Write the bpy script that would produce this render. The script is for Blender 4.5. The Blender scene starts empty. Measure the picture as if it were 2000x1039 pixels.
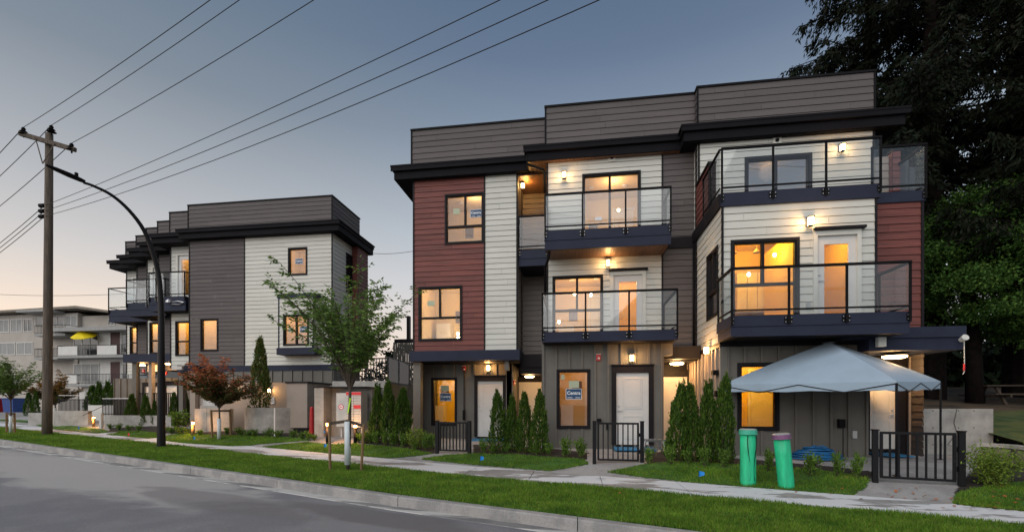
import bpy, math, random
import numpy as np
from mathutils import Vector, Matrix

R = math.radians
sc = bpy.context.scene
COL = sc.collection

# ------------------------------------------------------------------ camera, sky, sun, exposure
EYE, YAW = 1.55, R(8.16)
cam = bpy.data.cameras.new('camera')
cam_o = bpy.data.objects.new('camera', cam)
COL.objects.link(cam_o)
cam_o.location = (0, 0, EYE)
cam_o.rotation_euler = (R(90), 0, YAW)
cam.sensor_width = 36
cam.lens = 16.2
cam.shift_y = 0.13525
cam.clip_end = 3000
sc.camera = cam_o

w = bpy.data.worlds.new("World")
sc.world = w
w.use_nodes = True
nt = w.node_tree
bg = nt.nodes['Background']
sky = nt.nodes.new('ShaderNodeTexSky')
sky.sky_type = 'NISHITA'
sky.sun_disc = False
sky.sun_elevation = R(2.6)
sky.sun_rotation = R(-80)
sky.air_density = 1.0
sky.dust_density = 0.35
sky.ozone_density = 1.6
bg.inputs[1].default_value = 0.13
# dusk colours by height above the horizon: a warm set towards the sunset, a cool set elsewhere
tcw = nt.nodes.new('ShaderNodeTexCoord')
sep = nt.nodes.new('ShaderNodeSeparateXYZ')
nt.links.new(tcw.outputs['Generated'], sep.inputs[0])
def sky_ramp(stops):
    r = nt.nodes.new('ShaderNodeValToRGB')
    e = r.color_ramp.elements
    e[0].position, e[0].color = stops[0][0], (*stops[0][1], 1)
    e[1].position, e[1].color = stops[-1][0], (*stops[-1][1], 1)
    for p, c in stops[1:-1]:
        x = e.new(p); x.color = (*c, 1)
    nt.links.new(sep.outputs['Z'], r.inputs[0])
    return r.outputs[0]
warm = sky_ramp([(0.0, (.86, .60, .47)), (.14, (.76, .60, .50)), (.24, (.53, .49, .475)), (.34, (.375, .375, .39)), (.5, (.175, .20, .235)), (.65, (.10, .145, .195)), (1.0, (.04, .07, .12))])
cool = sky_ramp([(0.0, (.62, .56, .55)), (.14, (.60, .58, .60)), (.25, (.54, .57, .62)), (.34, (.42, .48, .55)), (.5, (.20, .25, .325)), (.6, (.108, .150, .232)), (.75, (.06, .10, .165)), (1.0, (.03, .055, .10))])
dot = nt.nodes.new('ShaderNodeVectorMath'); dot.operation = 'DOT_PRODUCT'
dot.inputs[1].default_value = (-0.94, 0.34, 0)
nt.links.new(tcw.outputs['Generated'], dot.inputs[0])
mrw = nt.nodes.new('ShaderNodeMapRange'); mrw.interpolation_type = 'SMOOTHSTEP'
mrw.inputs['From Min'].default_value = 0.25; mrw.inputs['From Max'].default_value = 0.95
nt.links.new(dot.outputs['Value'], mrw.inputs[0])
mxa = nt.nodes.new('ShaderNodeMix'); mxa.data_type = 'RGBA'
nt.links.new(mrw.outputs[0], mxa.inputs[0]); nt.links.new(cool, mxa.inputs[6]); nt.links.new(warm, mxa.inputs[7])
scl = nt.nodes.new('ShaderNodeVectorMath'); scl.operation = 'SCALE'; scl.inputs['Scale'].default_value = 4.7
nt.links.new(mxa.outputs[2], scl.inputs[0])
mxb = nt.nodes.new('ShaderNodeMix'); mxb.data_type = 'RGBA'; mxb.inputs[0].default_value = 0.85
nt.links.new(sky.outputs[0], mxb.inputs[6]); nt.links.new(scl.outputs[0], mxb.inputs[7])
nt.links.new(mxb.outputs[2], bg.inputs[0])

sun = bpy.data.lights.new('sun', 'SUN')
sun.energy = 1.05
sun.angle = R(80)
sun.color = (1.0, 0.95, 0.9)
sun_o = bpy.data.objects.new('sun', sun)
COL.objects.link(sun_o)
sun_o.rotation_euler = (R(52), 0, R(-28))

sc.view_settings.view_transform = 'Standard'
sc.view_settings.look = 'None'
sc.view_settings.gamma = 1
sc.view_settings.exposure = 1.12
sc.cycles.use_denoising = True
sc.cycles.max_bounces = 7
sc.cycles.transparent_max_bounces = 24
sc.cycles.diffuse_bounces = 3
sc.cycles.sample_clamp_indirect = 4

# ------------------------------------------------------------------ measuring helpers
CX, HY, FL = 1000.0, 790.0, 900.0
ca, sa = math.cos(YAW), math.sin(YAW)

def ray(u):
    r = (u - CX) / FL
    return r * ca - sa, r * sa + ca

def PX(u, Y):
    dx, dy = ray(u)
    return Y * dx / dy

def PZ(u, v, Y):
    return EYE + Y / ray(u)[1] * (HY - v) / FL

SL = 0.37

def sl(X):
    t = max(0.0, -(X + 3.0))
    return min(0.6, 0.0142 * t)

def zt(X, Y):
    c = Y + SL * X
    return sl(X) + 0.30 * min(1.0, max(0.0, (c - 10.3) / 1.6))

def G(u, v):
    dx, dy = ray(u)
    k = (HY - v) / FL
    lo, hi = 1.0, 120.0
    for _ in range(50):
        m = (lo + hi) / 2
        if EYE + m * k > zt(m * dx, m * dy): lo = m
        else: hi = m
    return Vector((lo * dx, lo * dy, zt(lo * dx, lo * dy)))

def fw(P):
    return -P[0] * sa + P[1] * ca

def SC(P):
    """photo pixels per metre at a point"""
    return FL / fw(P)

def S(X, c, dz=0.0):
    Y = c - SL * X
    return Vector((X, Y, zt(X, Y) + dz))

# ------------------------------------------------------------------ mesh builder
WL = {}

def tag(o, label=None, cat=None, group=None, kind=None):
    if label: o['label'] = label
    if cat: o['category'] = cat
    if group: o['group'] = group
    if kind: o['kind'] = kind
    return o

def thing(name, label, cat, loc, group=None):
    o = bpy.data.objects.new(name, None)
    COL.objects.link(o)
    o.location = loc
    o.empty_display_size = 0.2
    WL[o.name] = Vector(loc)
    return tag(o, label, cat, group)

def copy_tree(o, parent=None):
    c = o.copy()
    COL.objects.link(c)
    if parent is not None:
        c.parent = parent
    WL[c.name] = WL.get(o.name, Vector((0, 0, 0)))
    for ch in list(o.children):
        copy_tree(ch, c)
    return c

class MB:
    def __init__(s):
        s.v = []; s.f = []; s.mi = []; s.m = 0
    def add(s, vs, fs):
        b = len(s.v)
        s.v.extend([tuple(p) for p in vs])
        for f in fs:
            s.f.append(tuple(b + i for i in f)); s.mi.append(s.m)
        return s
    def quad(s, a, b, c, d):
        return s.add([a, b, c, d], [(0, 1, 2, 3)])
    def box(s, x0, x1, y0, y1, z0, z1):
        if x0 > x1: x0, x1 = x1, x0
        if y0 > y1: y0, y1 = y1, y0
        if z0 > z1: z0, z1 = z1, z0
        vs = [(x0, y0, z0), (x1, y0, z0), (x1, y1, z0), (x0, y1, z0), (x0, y0, z1), (x1, y0, z1), (x1, y1, z1), (x0, y1, z1)]
        return s.add(vs, [(0, 3, 2, 1), (4, 5, 6, 7), (0, 1, 5, 4), (1, 2, 6, 5), (2, 3, 7, 6), (3, 0, 4, 7)])
    def bar(s, p, q, wd, ht, up=(0, 0, 1)):
        p, q = Vector(p), Vector(q)
        d = (q - p).normalized()
        up = Vector(up)
        if abs(d.dot(up)) > 0.98: up = Vector((0, 1, 0))
        sd = d.cross(up).normalized() * wd / 2
        u2 = sd.cross(d).normalized() * ht / 2
        vs = [p - sd - u2, p + sd - u2, p + sd + u2, p - sd + u2, q - sd - u2, q + sd - u2, q + sd + u2, q - sd + u2]
        return s.add(vs, [(0, 3, 2, 1), (4, 5, 6, 7), (0, 1, 5, 4), (1, 2, 6, 5), (2, 3, 7, 6), (3, 0, 4, 7)])
    def tube(s, pts, rad, n=8, cap=True):
        pts = [Vector(p) for p in pts]
        if not hasattr(rad, '__len__'): rad = [rad] * len(pts)
        b = len(s.v)
        ref = None
        for i, p in enumerate(pts):
            d = (pts[min(i + 1, len(pts) - 1)] - pts[max(i - 1, 0)])
            if d.length < 1e-9: d = Vector((0, 0, 1))
            d.normalize()
            if ref is None:
                ref = Vector((1, 0, 0)) if abs(d.x) < 0.8 else Vector((0, 1, 0))
            a = (ref - d * ref.dot(d)).normalized()
            ref = a
            c = d.cross(a)
            for k in range(n):
                t = 2 * math.pi * k / n
                s.v.append(tuple(p + (a * math.cos(t) + c * math.sin(t)) * rad[i]))
        for i in range(len(pts) - 1):
            for k in range(n):
                k2 = (k + 1) % n
                s.f.append((b + i * n + k, b + i * n + k2, b + (i + 1) * n + k2, b + (i + 1) * n + k)); s.mi.append(s.m)
        if cap:
            s.f.append(tuple(b + k for k in reversed(range(n)))); s.mi.append(s.m)
            e = b + (len(pts) - 1) * n
            s.f.append(tuple(e + k for k in range(n))); s.mi.append(s.m)
        return s
    def lathe(s, prof, c, n=16):
        c = Vector(c)
        return s.tube([c + Vector((0, 0, z)) for r, z in prof], [max(r, 1e-4) for r, z in prof], n)
    def build(s, name, mats, parent=None, loc=None, smooth=False):
        off = WL.get(parent.name, Vector((0, 0, 0))) if parent is not None else Vector(loc if loc is not None else (0, 0, 0))
        me = bpy.data.meshes.new(name)
        me.from_pydata([(x - off.x, y - off.y, z - off.z) for x, y, z in s.v], [], s.f)
        if not isinstance(mats, (list, tuple)): mats = [mats]
        for m in mats: me.materials.append(m)
        if len(mats) > 1: me.polygons.foreach_set('material_index', s.mi)
        if smooth: me.polygons.foreach_set('use_smooth', [True] * len(s.f))
        me.update()
        o = bpy.data.objects.new(name, me)
        COL.objects.link(o)
        if parent is not None: o.parent = parent
        else: o.location = off
        WL[o.name] = off
        return o

def np_mesh(name, V, k, mats, parent=None, loc=None, mi=None):
    """V: (N*k,3) vertices, every k of them one face"""
    off = WL.get(parent.name, Vector((0, 0, 0))) if parent is not None else Vector(loc if loc is not None else (0, 0, 0))
    V = V - np.array(off)[None, :]
    n = len(V) // k
    me = bpy.data.meshes.new(name)
    me.vertices.add(n * k); me.loops.add(n * k); me.polygons.add(n)
    me.vertices.foreach_set('co', V.astype(np.float32).ravel())
    me.loops.foreach_set('vertex_index', np.arange(n * k, dtype=np.int32))
    me.polygons.foreach_set('loop_start', np.arange(0, n * k, k, dtype=np.int32))
    if not isinstance(mats, (list, tuple)): mats = [mats]
    for m in mats: me.materials.append(m)
    if mi is not None: me.polygons.foreach_set('material_index', mi.astype(np.int32))
    me.update(calc_edges=True)
    o = bpy.data.objects.new(name, me)
    COL.objects.link(o)
    if parent is not None: o.parent = parent
    else: o.location = off
    WL[o.name] = off
    return o

# ------------------------------------------------------------------ materials
def mat(name, col, rough=0.7, island=0.0, metal=0.0, var=0.12, scale=3.0, bump=0.0, bscale=60.0, spec=0.5, col2=None, stretch=None, detail=4):
    m = bpy.data.materials.new(name)
    m.use_nodes = True
    t = m.node_tree
    b = t.nodes['Principled BSDF']
    b.inputs['Roughness'].default_value = rough
    b.inputs['Metallic'].default_value = metal
    b.inputs['Specular IOR Level'].default_value = spec
    tc = t.nodes.new('ShaderNodeTexCoord')
    src = tc.outputs['Object']
    if stretch:
        mp = t.nodes.new('ShaderNodeMapping')
        mp.inputs['Scale'].default_value = stretch
        t.links.new(src, mp.inputs[0]); src = mp.outputs[0]
    nz = t.nodes.new('ShaderNodeTexNoise')
    nz.inputs['Scale'].default_value = scale
    nz.inputs['Detail'].default_value = detail
    nz.inputs['Roughness'].default_value = 0.65
    t.links.new(src, nz.inputs['Vector'])
    cr = t.nodes.new('ShaderNodeValToRGB')
    a = tuple(max(0, c * (1 - var)) for c in col)
    c2 = tuple(min(1, c * (1 + var)) for c in col) if col2 is None else col2
    cr.color_ramp.elements[0].position = 0.35; cr.color_ramp.elements[0].color = (*a, 1)
    cr.color_ramp.elements[1].position = 0.65; cr.color_ramp.elements[1].color = (*c2, 1)
    t.links.new(nz.outputs['Fac'], cr.inputs[0])
    if island:
        gg = t.nodes.new('ShaderNodeNewGeometry')
        mr = t.nodes.new('ShaderNodeMapRange'); mr.inputs['To Min'].default_value = 1 - island; mr.inputs['To Max'].default_value = 1 + island
        vm = t.nodes.new('ShaderNodeVectorMath'); vm.operation = 'SCALE'
        t.links.new(gg.outputs['Random Per Island'], mr.inputs[0])
        t.links.new(cr.outputs[0], vm.inputs[0]); t.links.new(mr.outputs[0], vm.inputs['Scale'])
        t.links.new(vm.outputs[0], b.inputs['Base Color'])
    else:
        t.links.new(cr.outputs[0], b.inputs['Base Color'])
    if bump:
        n2 = t.nodes.new('ShaderNodeTexNoise')
        n2.inputs['Scale'].default_value = bscale
        n2.inputs['Detail'].default_value = 3
        t.links.new(src, n2.inputs['Vector'])
        bp = t.nodes.new('ShaderNodeBump')
        bp.inputs['Strength'].default_value = bump
        bp.inputs['Distance'].default_value = 0.01
        t.links.new(n2.outputs['Fac'], bp.inputs['Height'])
        t.links.new(bp.outputs[0], b.inputs['Normal'])
    return m

def leafmat(name, cols, rough=0.6, trans=0.25, noise=False):
    m = bpy.data.materials.new(name)
    m.use_nodes = True
    t = m.node_tree
    b = t.nodes['Principled BSDF']
    b.inputs['Roughness'].default_value = rough
    b.inputs['Specular IOR Level'].default_value = 0.12
    g = t.nodes.new('ShaderNodeNewGeometry')
    cr = t.nodes.new('ShaderNodeValToRGB')
    e = cr.color_ramp.elements
    n = len(cols)
    e[0].position = 0; e[0].color = (*cols[0], 1)
    e[1].position = 1; e[1].color = (*cols[-1], 1)
    for i in range(1, n - 1):
        x = e.new(i / (n - 1)); x.color = (*cols[i], 1)
    t.links.new(g.outputs['Random Per Island'], cr.inputs[0])
    if noise:
        nz = t.nodes.new('ShaderNodeTexNoise'); nz.inputs['Scale'].default_value = 1.3; nz.inputs['Detail'].default_value = 5; nz.inputs['Roughness'].default_value = 0.7
        t.links.new(g.outputs['Position'], nz.inputs['Vector'])
        r2 = t.nodes.new('ShaderNodeValToRGB'); r2.color_ramp.elements[0].position = .33; r2.color_ramp.elements[1].position = .68
        r2.color_ramp.elements[0].color = (.42, .50, .45, 1); r2.color_ramp.elements[1].color = (1.45, 1.25, 1.1, 1)
        ml = t.nodes.new('ShaderNodeVectorMath'); ml.operation = 'MULTIPLY'
        t.links.new(nz.outputs['Fac'], r2.inputs[0]); t.links.new(cr.outputs[0], ml.inputs[0]); t.links.new(r2.outputs[0], ml.inputs[1])
        t.links.new(ml.outputs[0], b.inputs['Base Color'])
    else:
        t.links.new(cr.outputs[0], b.inputs['Base Color'])
    if trans:
        tr = t.nodes.new('ShaderNodeBsdfTranslucent')
        mx = t.nodes.new('ShaderNodeMixShader')
        mx.inputs[0].default_value = trans
        t.links.new(cr.outputs[0], tr.inputs[0])
        t.links.new(b.outputs[0], mx.inputs[1]); t.links.new(tr.outputs[0], mx.inputs[2])
        t.links.new(mx.outputs[0], t.nodes['Material Output'].inputs[0])
    return m

def emis(name, col, s):
    m = bpy.data.materials.new(name)
    m.use_nodes = True
    t = m.node_tree
    b = t.nodes['Principled BSDF']
    b.inputs['Base Color'].default_value = (*col, 1)
    b.inputs['Emission Color'].default_value = (*col, 1)
    b.inputs['Emission Strength'].default_value = s
    return m

def glassmat(name, tint=(1, 1, 1), boost=1.0, base=0.0, bump=True):
    m = bpy.data.materials.new(name)
    m.use_nodes = True
    t = m.node_tree
    t.nodes.remove(t.nodes['Principled BSDF'])
    tr = t.nodes.new('ShaderNodeBsdfTransparent'); tr.inputs[0].default_value = (*tint, 1)
    gl = t.nodes.new('ShaderNodeBsdfGlossy'); gl.inputs['Roughness'].default_value = 0.015
    nz = t.nodes.new('ShaderNodeTexNoise'); nz.inputs['Scale'].default_value = 1.4
    bp = t.nodes.new('ShaderNodeBump'); bp.inputs['Strength'].default_value = 0.10; bp.inputs['Distance'].default_value = 0.004
    t.links.new(nz.outputs['Fac'], bp.inputs['Height'])
    if bump: t.links.new(bp.outputs[0], gl.inputs['Normal'])
    lw = t.nodes.new('ShaderNodeLayerWeight'); lw.inputs['Blend'].default_value = 0.5
    pw = t.nodes.new('ShaderNodeMath'); pw.operation = 'POWER'; pw.inputs[1].default_value = 5.0
    t.links.new(lw.outputs['Facing'], pw.inputs[0])
    fr = t.nodes.new('ShaderNodeMath'); fr.operation = 'MULTIPLY_ADD'; fr.inputs[1].default_value = 0.96; fr.inputs[2].default_value = 0.04
    t.links.new(pw.outputs[0], fr.inputs[0])
    mm = t.nodes.new('ShaderNodeMath'); mm.operation = 'MULTIPLY_ADD'; mm.use_clamp = True
    mm.inputs[1].default_value = boost; mm.inputs[2].default_value = base
    mx = t.nodes.new('ShaderNodeMixShader')
    t.links.new(fr.outputs[0], mm.inputs[0]); t.links.new(mm.outputs[0], mx.inputs[0])
    t.links.new(tr.outputs[0], mx.inputs[1]); t.links.new(gl.outputs[0], mx.inputs[2])
    t.links.new(mx.outputs[0], t.nodes['Material Output'].inputs[0])
    return m

M = {}
st_h = (0.35, 0.35, 6)
M['cream'] = mat('cream_siding', (0.575, 0.57, 0.515), 0.6, island=0.045, var=0.05, scale=2.5, bump=0.25, bscale=40, stretch=(0.3, 0.3, 3))
M['grey'] = mat('grey_siding', (0.098, 0.085, 0.083), 0.75, island=0.10, var=0.08, scale=2.5, bump=0.25, bscale=40, stretch=(0.3, 0.3, 3))
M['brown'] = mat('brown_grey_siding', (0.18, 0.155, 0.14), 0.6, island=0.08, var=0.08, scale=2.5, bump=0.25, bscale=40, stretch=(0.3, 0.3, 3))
M['red'] = mat('red_siding', (0.150, 0.040, 0.031), 0.65, island=0.16, var=0.34, scale=3.0, bump=0.35, bscale=30, stretch=(0.25, 0.25, 7))
M['batten'] = mat('board_and_batten', (0.135, 0.125, 0.108), 0.65, var=0.08, scale=1.5, bump=0.2)
M['tan'] = mat('tan_panel', (0.30, 0.25, 0.21), 0.65, var=0.07, scale=1.2)
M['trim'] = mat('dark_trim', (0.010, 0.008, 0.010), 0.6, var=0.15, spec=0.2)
M['eave'] = mat('black_eave', (0.0065, 0.0058, 0.008), 0.7, var=0.2, scale=1, spec=0.12)
M['navy'] = mat('navy_fascia', (0.019, 0.024, 0.046), 0.65, var=0.12, scale=2, bump=0.15, spec=0.25)
M['wood'] = mat('cedar_soffit', (0.13, 0.062, 0.03), 0.55, var=0.25, scale=5, stretch=(8, 0.4, 1))
M['door'] = mat('white_door', (0.62, 0.60, 0.57), 0.4, var=0.03)
M['wtrim'] = mat('white_trim', (0.62, 0.61, 0.55), 0.5, var=0.04)
M['metal'] = mat('dark_metal', (0.006, 0.0055, 0.0065), 0.6, var=0.15, spec=0.12)
M['black'] = mat('black_metal', (0.005, 0.005, 0.007), 0.45, var=0.1, spec=0.25)
M['steel'] = mat('bare_steel', (0.55, 0.55, 0.56), 0.35, metal=0.9, var=0.08)
M['bolt'] = mat('bolt_heads', (0.6, 0.6, 0.6), 0.3, metal=0.9)
M['conc'] = mat('concrete_wall', (0.34, 0.325, 0.30), 0.85, var=0.28, scale=1.6, bump=0.4, bscale=25, detail=8)
M['blockwall'] = mat('block_wall', (0.22, 0.19, 0.155), 0.9, var=0.2, scale=4, bump=0.6, bscale=20)
M['paint_white'] = mat('white_paint', (0.6, 0.59, 0.56), 0.6, var=0.06, scale=1.5)
M['beige'] = mat('beige_stucco', (0.42, 0.385, 0.345), 0.85, var=0.08, scale=0.8)
M['pglass'] = mat('dark_pane', (0.05, 0.055, 0.06), 0.08, var=0.2, scale=0.5)
M['curtain'] = mat('pale_curtain', (0.30, 0.30, 0.29), 0.8, var=0.2, scale=6, stretch=(4, 4, 0.2))
M['maroon'] = mat('maroon_door', (0.06, 0.02, 0.02), 0.6)
M['mat_blue'] = mat('blue_mat', (0.02, 0.16, 0.33), 0.7)
M['bark'] = mat('bark', (0.075, 0.055, 0.04), 0.9, var=0.35, scale=9, bump=0.8, bscale=25, stretch=(3, 3, 0.6))
M['pole_wood'] = mat('weathered_pole_wood', (0.105, 0.082, 0.062), 0.85, var=0.35, scale=4, bump=0.6, bscale=20, stretch=(6, 6, 0.35))
M['stake'] = mat('stake_wood', (0.20, 0.125, 0.06), 0.8, var=0.25, scale=6, stretch=(4, 4, 0.5))
M['furn'] = mat('dark_furniture', (0.10, 0.06, 0.035), 0.7)
M['guard'] = mat('white_trunk_guard', (0.60, 0.66, 0.68), 0.5, var=0.06)
M['canvas'] = mat('tent_canvas', (0.31, 0.405, 0.50), 0.7, var=0.06, scale=1.2, bump=0.2, bscale=5)
M['pipe'] = mat('green_pipe', (0.018, 0.50, 0.24), 0.5, var=0.22, scale=2.5, stretch=(3, 3, 0.6), bump=0.5, bscale=12)
M['pipe_cap'] = mat('green_pipe_cap', (0.05, 0.40, 0.27), 0.4, var=0.15, scale=5)
M['purple'] = mat('purple_cap', (0.20, 0.09, 0.19), 0.45, var=0.2, scale=8)
M['hose'] = mat('blue_hose', (0.01, 0.12, 0.30), 0.45)
M['flagblue'] = mat('blue_flag', (0.01, 0.22, 0.62), 0.6)
M['flagpink'] = mat('pink_flag', (0.75, 0.01, 0.07), 0.6)
M['lime'] = mat('lime_ribbon', (0.42, 0.75, 0.02), 0.6)
M['yellow'] = mat('yellow_umbrella', (0.80, 0.62, 0.0), 0.7, var=0.05)
M['sign_blue'] = mat('sign_blue', (0.008, 0.055, 0.14), 0.5, var=0.03)
M['sign_white'] = mat('sign_white', (0.75, 0.76, 0.78), 0.5, var=0.02)
M['sign_green'] = mat('paper_green', (0.42, 0.46, 0.32), 0.6, var=0.03)
M['redbox'] = mat('red_strobe', (0.45, 0.012, 0.015), 0.35, var=0.1)
M['redsign'] = mat('red_band', (0.55, 0.02, 0.03), 0.5, var=0.03)
M['mailgrey'] = mat('mailbox_aluminium', (0.42, 0.43, 0.42), 0.45, metal=0.25, var=0.08)
M['mailline'] = mat('mailbox_seams', (0.12, 0.12, 0.12), 0.6)
M['blueplastic'] = mat('blue_plastic', (0.01, 0.05, 0.22), 0.5)
M['soil'] = mat('dark_mulch', (0.022, 0.016, 0.012), 0.95, var=0.5, scale=18, bump=1.0, bscale=40)
M['gravel'] = mat('pale_gravel', (0.30, 0.31, 0.32), 0.9, var=0.6, scale=26, bump=1.0, bscale=45)
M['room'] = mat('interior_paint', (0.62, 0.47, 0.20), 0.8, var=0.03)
M['room_lamp_amber'] = mat('interior_lamp_amber', (0.62, 0.42, 0.045), 0.8, var=0.04)  # amber of the room lamps put into the wall colour
M['room_dark'] = mat('unlit_interior', (0.10, 0.09, 0.085), 0.8, var=0.05)
M['cabinet'] = mat('kitchen_cabinet', (0.66, 0.55, 0.36), 0.6, var=0.05)
M['glass'] = glassmat('window_glass', (0.97, 0.97, 0.97), 1.0, 0.01)
M['glass_dark'] = glassmat('window_glass_reflective', (0.8, 0.8, 0.8), 1.6, 0.30)
M['rail_glass'] = glassmat('railing_glass', (0.91, 0.93, 0.94), 0.55, 0.03, False)
M['smoked'] = glassmat('smoked_glass', (0.16, 0.14, 0.16), 0.5, 0.02)
M['lamp'] = emis('lamp_glass', (1.0, 0.62, 0.26), 14)
M['lamp_white'] = emis('ceiling_light_glass', (1.0, 0.68, 0.34), 8)
M['spot'] = emis('bulb', (1.0, 0.75, 0.42), 30)
M['bollard'] = emis('bollard_light_glass', (1.0, 0.42, 0.10), 20)

G_LEAF = leafmat('young_tree_leaf', [(0.06, 0.12, 0.03), (0.12, 0.21, 0.045), (0.19, 0.29, 0.07), (0.07, 0.12, 0.035)])
CEDAR = leafmat('cedar_leaf', [(0.012, 0.035, 0.008), (0.035, 0.085, 0.012), (0.09, 0.16, 0.02), (0.02, 0.05, 0.01), (0.14, 0.20, 0.03)], trans=0.15)
SHRUB = leafmat('shrub_leaf', [(0.05, 0.12, 0.02), (0.11, 0.21, 0.03), (0.18, 0.29, 0.05), (0.04, 0.085, 0.02)])
SHRUB2 = leafmat('yellow_shrub_leaf', [(0.16, 0.24, 0.03), (0.22, 0.30, 0.05), (0.10, 0.18, 0.03)])
REDL = leafmat('red_maple_leaf', [(0.36, 0.10, 0.04), (0.52, 0.17, 0.07), (0.58, 0.24, 0.13), (0.26, 0.10, 0.05)])
OLIVE = leafmat('olive_maple_leaf', [(0.045, 0.07, 0.02), (0.08, 0.09, 0.025), (0.12, 0.05, 0.03), (0.05, 0.07, 0.02)])
ORNG = leafmat('orange_leaf', [(0.20, 0.09, 0.02), (0.32, 0.15, 0.03), (0.08, 0.07, 0.02)])
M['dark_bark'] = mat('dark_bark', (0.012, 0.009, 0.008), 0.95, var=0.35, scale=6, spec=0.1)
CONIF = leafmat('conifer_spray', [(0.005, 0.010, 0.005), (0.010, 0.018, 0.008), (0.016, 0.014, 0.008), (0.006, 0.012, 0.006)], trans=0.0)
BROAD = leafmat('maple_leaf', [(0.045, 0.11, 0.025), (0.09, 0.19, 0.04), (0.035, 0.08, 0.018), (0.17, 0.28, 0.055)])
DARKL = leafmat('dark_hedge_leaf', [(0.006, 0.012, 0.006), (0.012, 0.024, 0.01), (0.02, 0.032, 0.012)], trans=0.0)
GRASS = leafmat('grass_blade', noise=True, cols= [(0.08, 0.19, 0.02), (0.14, 0.30, 0.03), (0.23, 0.42, 0.06), (0.09, 0.21, 0.025), (0.24, 0.27, 0.08)], trans=0.3)
LITTER = leafmat('fallen_leaf', [(0.35, 0.09, 0.03), (0.42, 0.16, 0.06), (0.25, 0.10, 0.05)], trans=0.0)

# ground materials with stains of their own shape
def ground_mat(name, cols, scales, rough=0.85, bump=0.3, thr=(0.45, 0.55), stain=None, sthr=(0.55, 0.58), sscale=0.5, sstretch=(1, 1, 1), rot=0.0, bscale=120, spots=()):
    m = bpy.data.materials.new(name)
    m.use_nodes = True
    t = m.node_tree
    b = t.nodes['Principled BSDF']
    b.inputs['Roughness'].default_value = rough
    tc = t.nodes.new('ShaderNodeTexCoord')
    def noise(s, d=5, st=(1, 1, 1), r=0.0):
        mp = t.nodes.new('ShaderNodeMapping'); mp.inputs['Scale'].default_value = st; mp.inputs['Rotation'].default_value = (0, 0, r)
        t.links.new(tc.outputs['Object'], mp.inputs[0])
        n = t.nodes.new('ShaderNodeTexNoise'); n.inputs['Scale'].default_value = s; n.inputs['Detail'].default_value = d
        n.inputs['Roughness'].default_value = 0.6
        t.links.new(mp.outputs[0], n.inputs['Vector'])
        return n.outputs['Fac']
    cr = t.nodes.new('ShaderNodeValToRGB')
    cr.color_ramp.elements[0].position = thr[0]; cr.color_ramp.elements[0].color = (*cols[0], 1)
    cr.color_ramp.elements[1].position = thr[1]; cr.color_ramp.elements[1].color = (*cols[1], 1)
    t.links.new(noise(scales[0], 8), cr.inputs[0])
    fine = noise(scales[1], 3)
    mr = t.nodes.new('ShaderNodeMapRange'); mr.inputs['To Min'].default_value = 0.68; mr.inputs['To Max'].default_value = 1.32
    t.links.new(fine, mr.inputs[0])
    mul = t.nodes.new('ShaderNodeVectorMath'); mul.operation = 'SCALE'
    t.links.new(cr.outputs[0], mul.inputs[0]); t.links.new(mr.outputs[0], mul.inputs['Scale'])
    out = mul.outputs[0]
    if stain is not None:
        sr = t.nodes.new('ShaderNodeValToRGB')
        sr.color_ramp.elements[0].position = sthr[0]; sr.color_ramp.elements[1].position = sthr[1]
        t.links.new(noise(sscale, 6, sstretch, rot), sr.inputs[0])
        mx = t.nodes.new('ShaderNodeMix'); mx.data_type = 'RGBA'
        t.links.new(sr.outputs[0], mx.inputs[0])
        t.links.new(out, mx.inputs[6]); mx.inputs[7].default_value = (*stain, 1)
        out = mx.outputs[2]
    for (sx, sy, lx, ly, colr, amt) in spots:      # worn or patched areas with a place of their own
        mp = t.nodes.new('ShaderNodeMapping'); mp.vector_type = 'TEXTURE'
        mp.inputs['Location'].default_value = (sx, sy, 0); mp.inputs['Rotation'].default_value = (0, 0, -ST); mp.inputs['Scale'].default_value = (lx, ly, 1000)
        t.links.new(tc.outputs['Object'], mp.inputs[0])
        ln = t.nodes.new('ShaderNodeVectorMath'); ln.operation = 'LENGTH'; t.links.new(mp.outputs[0], ln.inputs[0])
        ad = t.nodes.new('ShaderNodeMath'); ad.operation = 'MULTIPLY_ADD'; ad.inputs[1].default_value = 1.3; t.links.new(noise(0.9, 7, (0.7, 1.6, 1), -ST), ad.inputs[0]); t.links.new(ln.outputs['Value'], ad.inputs[2])
        m2 = t.nodes.new('ShaderNodeMapRange'); m2.interpolation_type = 'SMOOTHSTEP'; m2.inputs['From Min'].default_value = 1.35; m2.inputs['From Max'].default_value = 1.75; m2.inputs['To Min'].default_value = amt; m2.inputs['To Max'].default_value = 0
        t.links.new(ad.outputs[0], m2.inputs[0])
        mx = t.nodes.new('ShaderNodeMix'); mx.data_type = 'RGBA'; t.links.new(m2.outputs[0], mx.inputs[0]); t.links.new(out, mx.inputs[6]); mx.inputs[7].default_value = (*colr, 1); out = mx.outputs[2]
    t.links.new(out, b.inputs['Base Color'])
    bp = t.nodes.new('ShaderNodeBump'); bp.inputs['Strength'].default_value = bump; bp.inputs['Distance'].default_value = 0.006
    t.links.new(noise(bscale, 3), bp.inputs['Height']); t.links.new(bp.outputs[0], b.inputs['Normal'])
    return m

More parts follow.
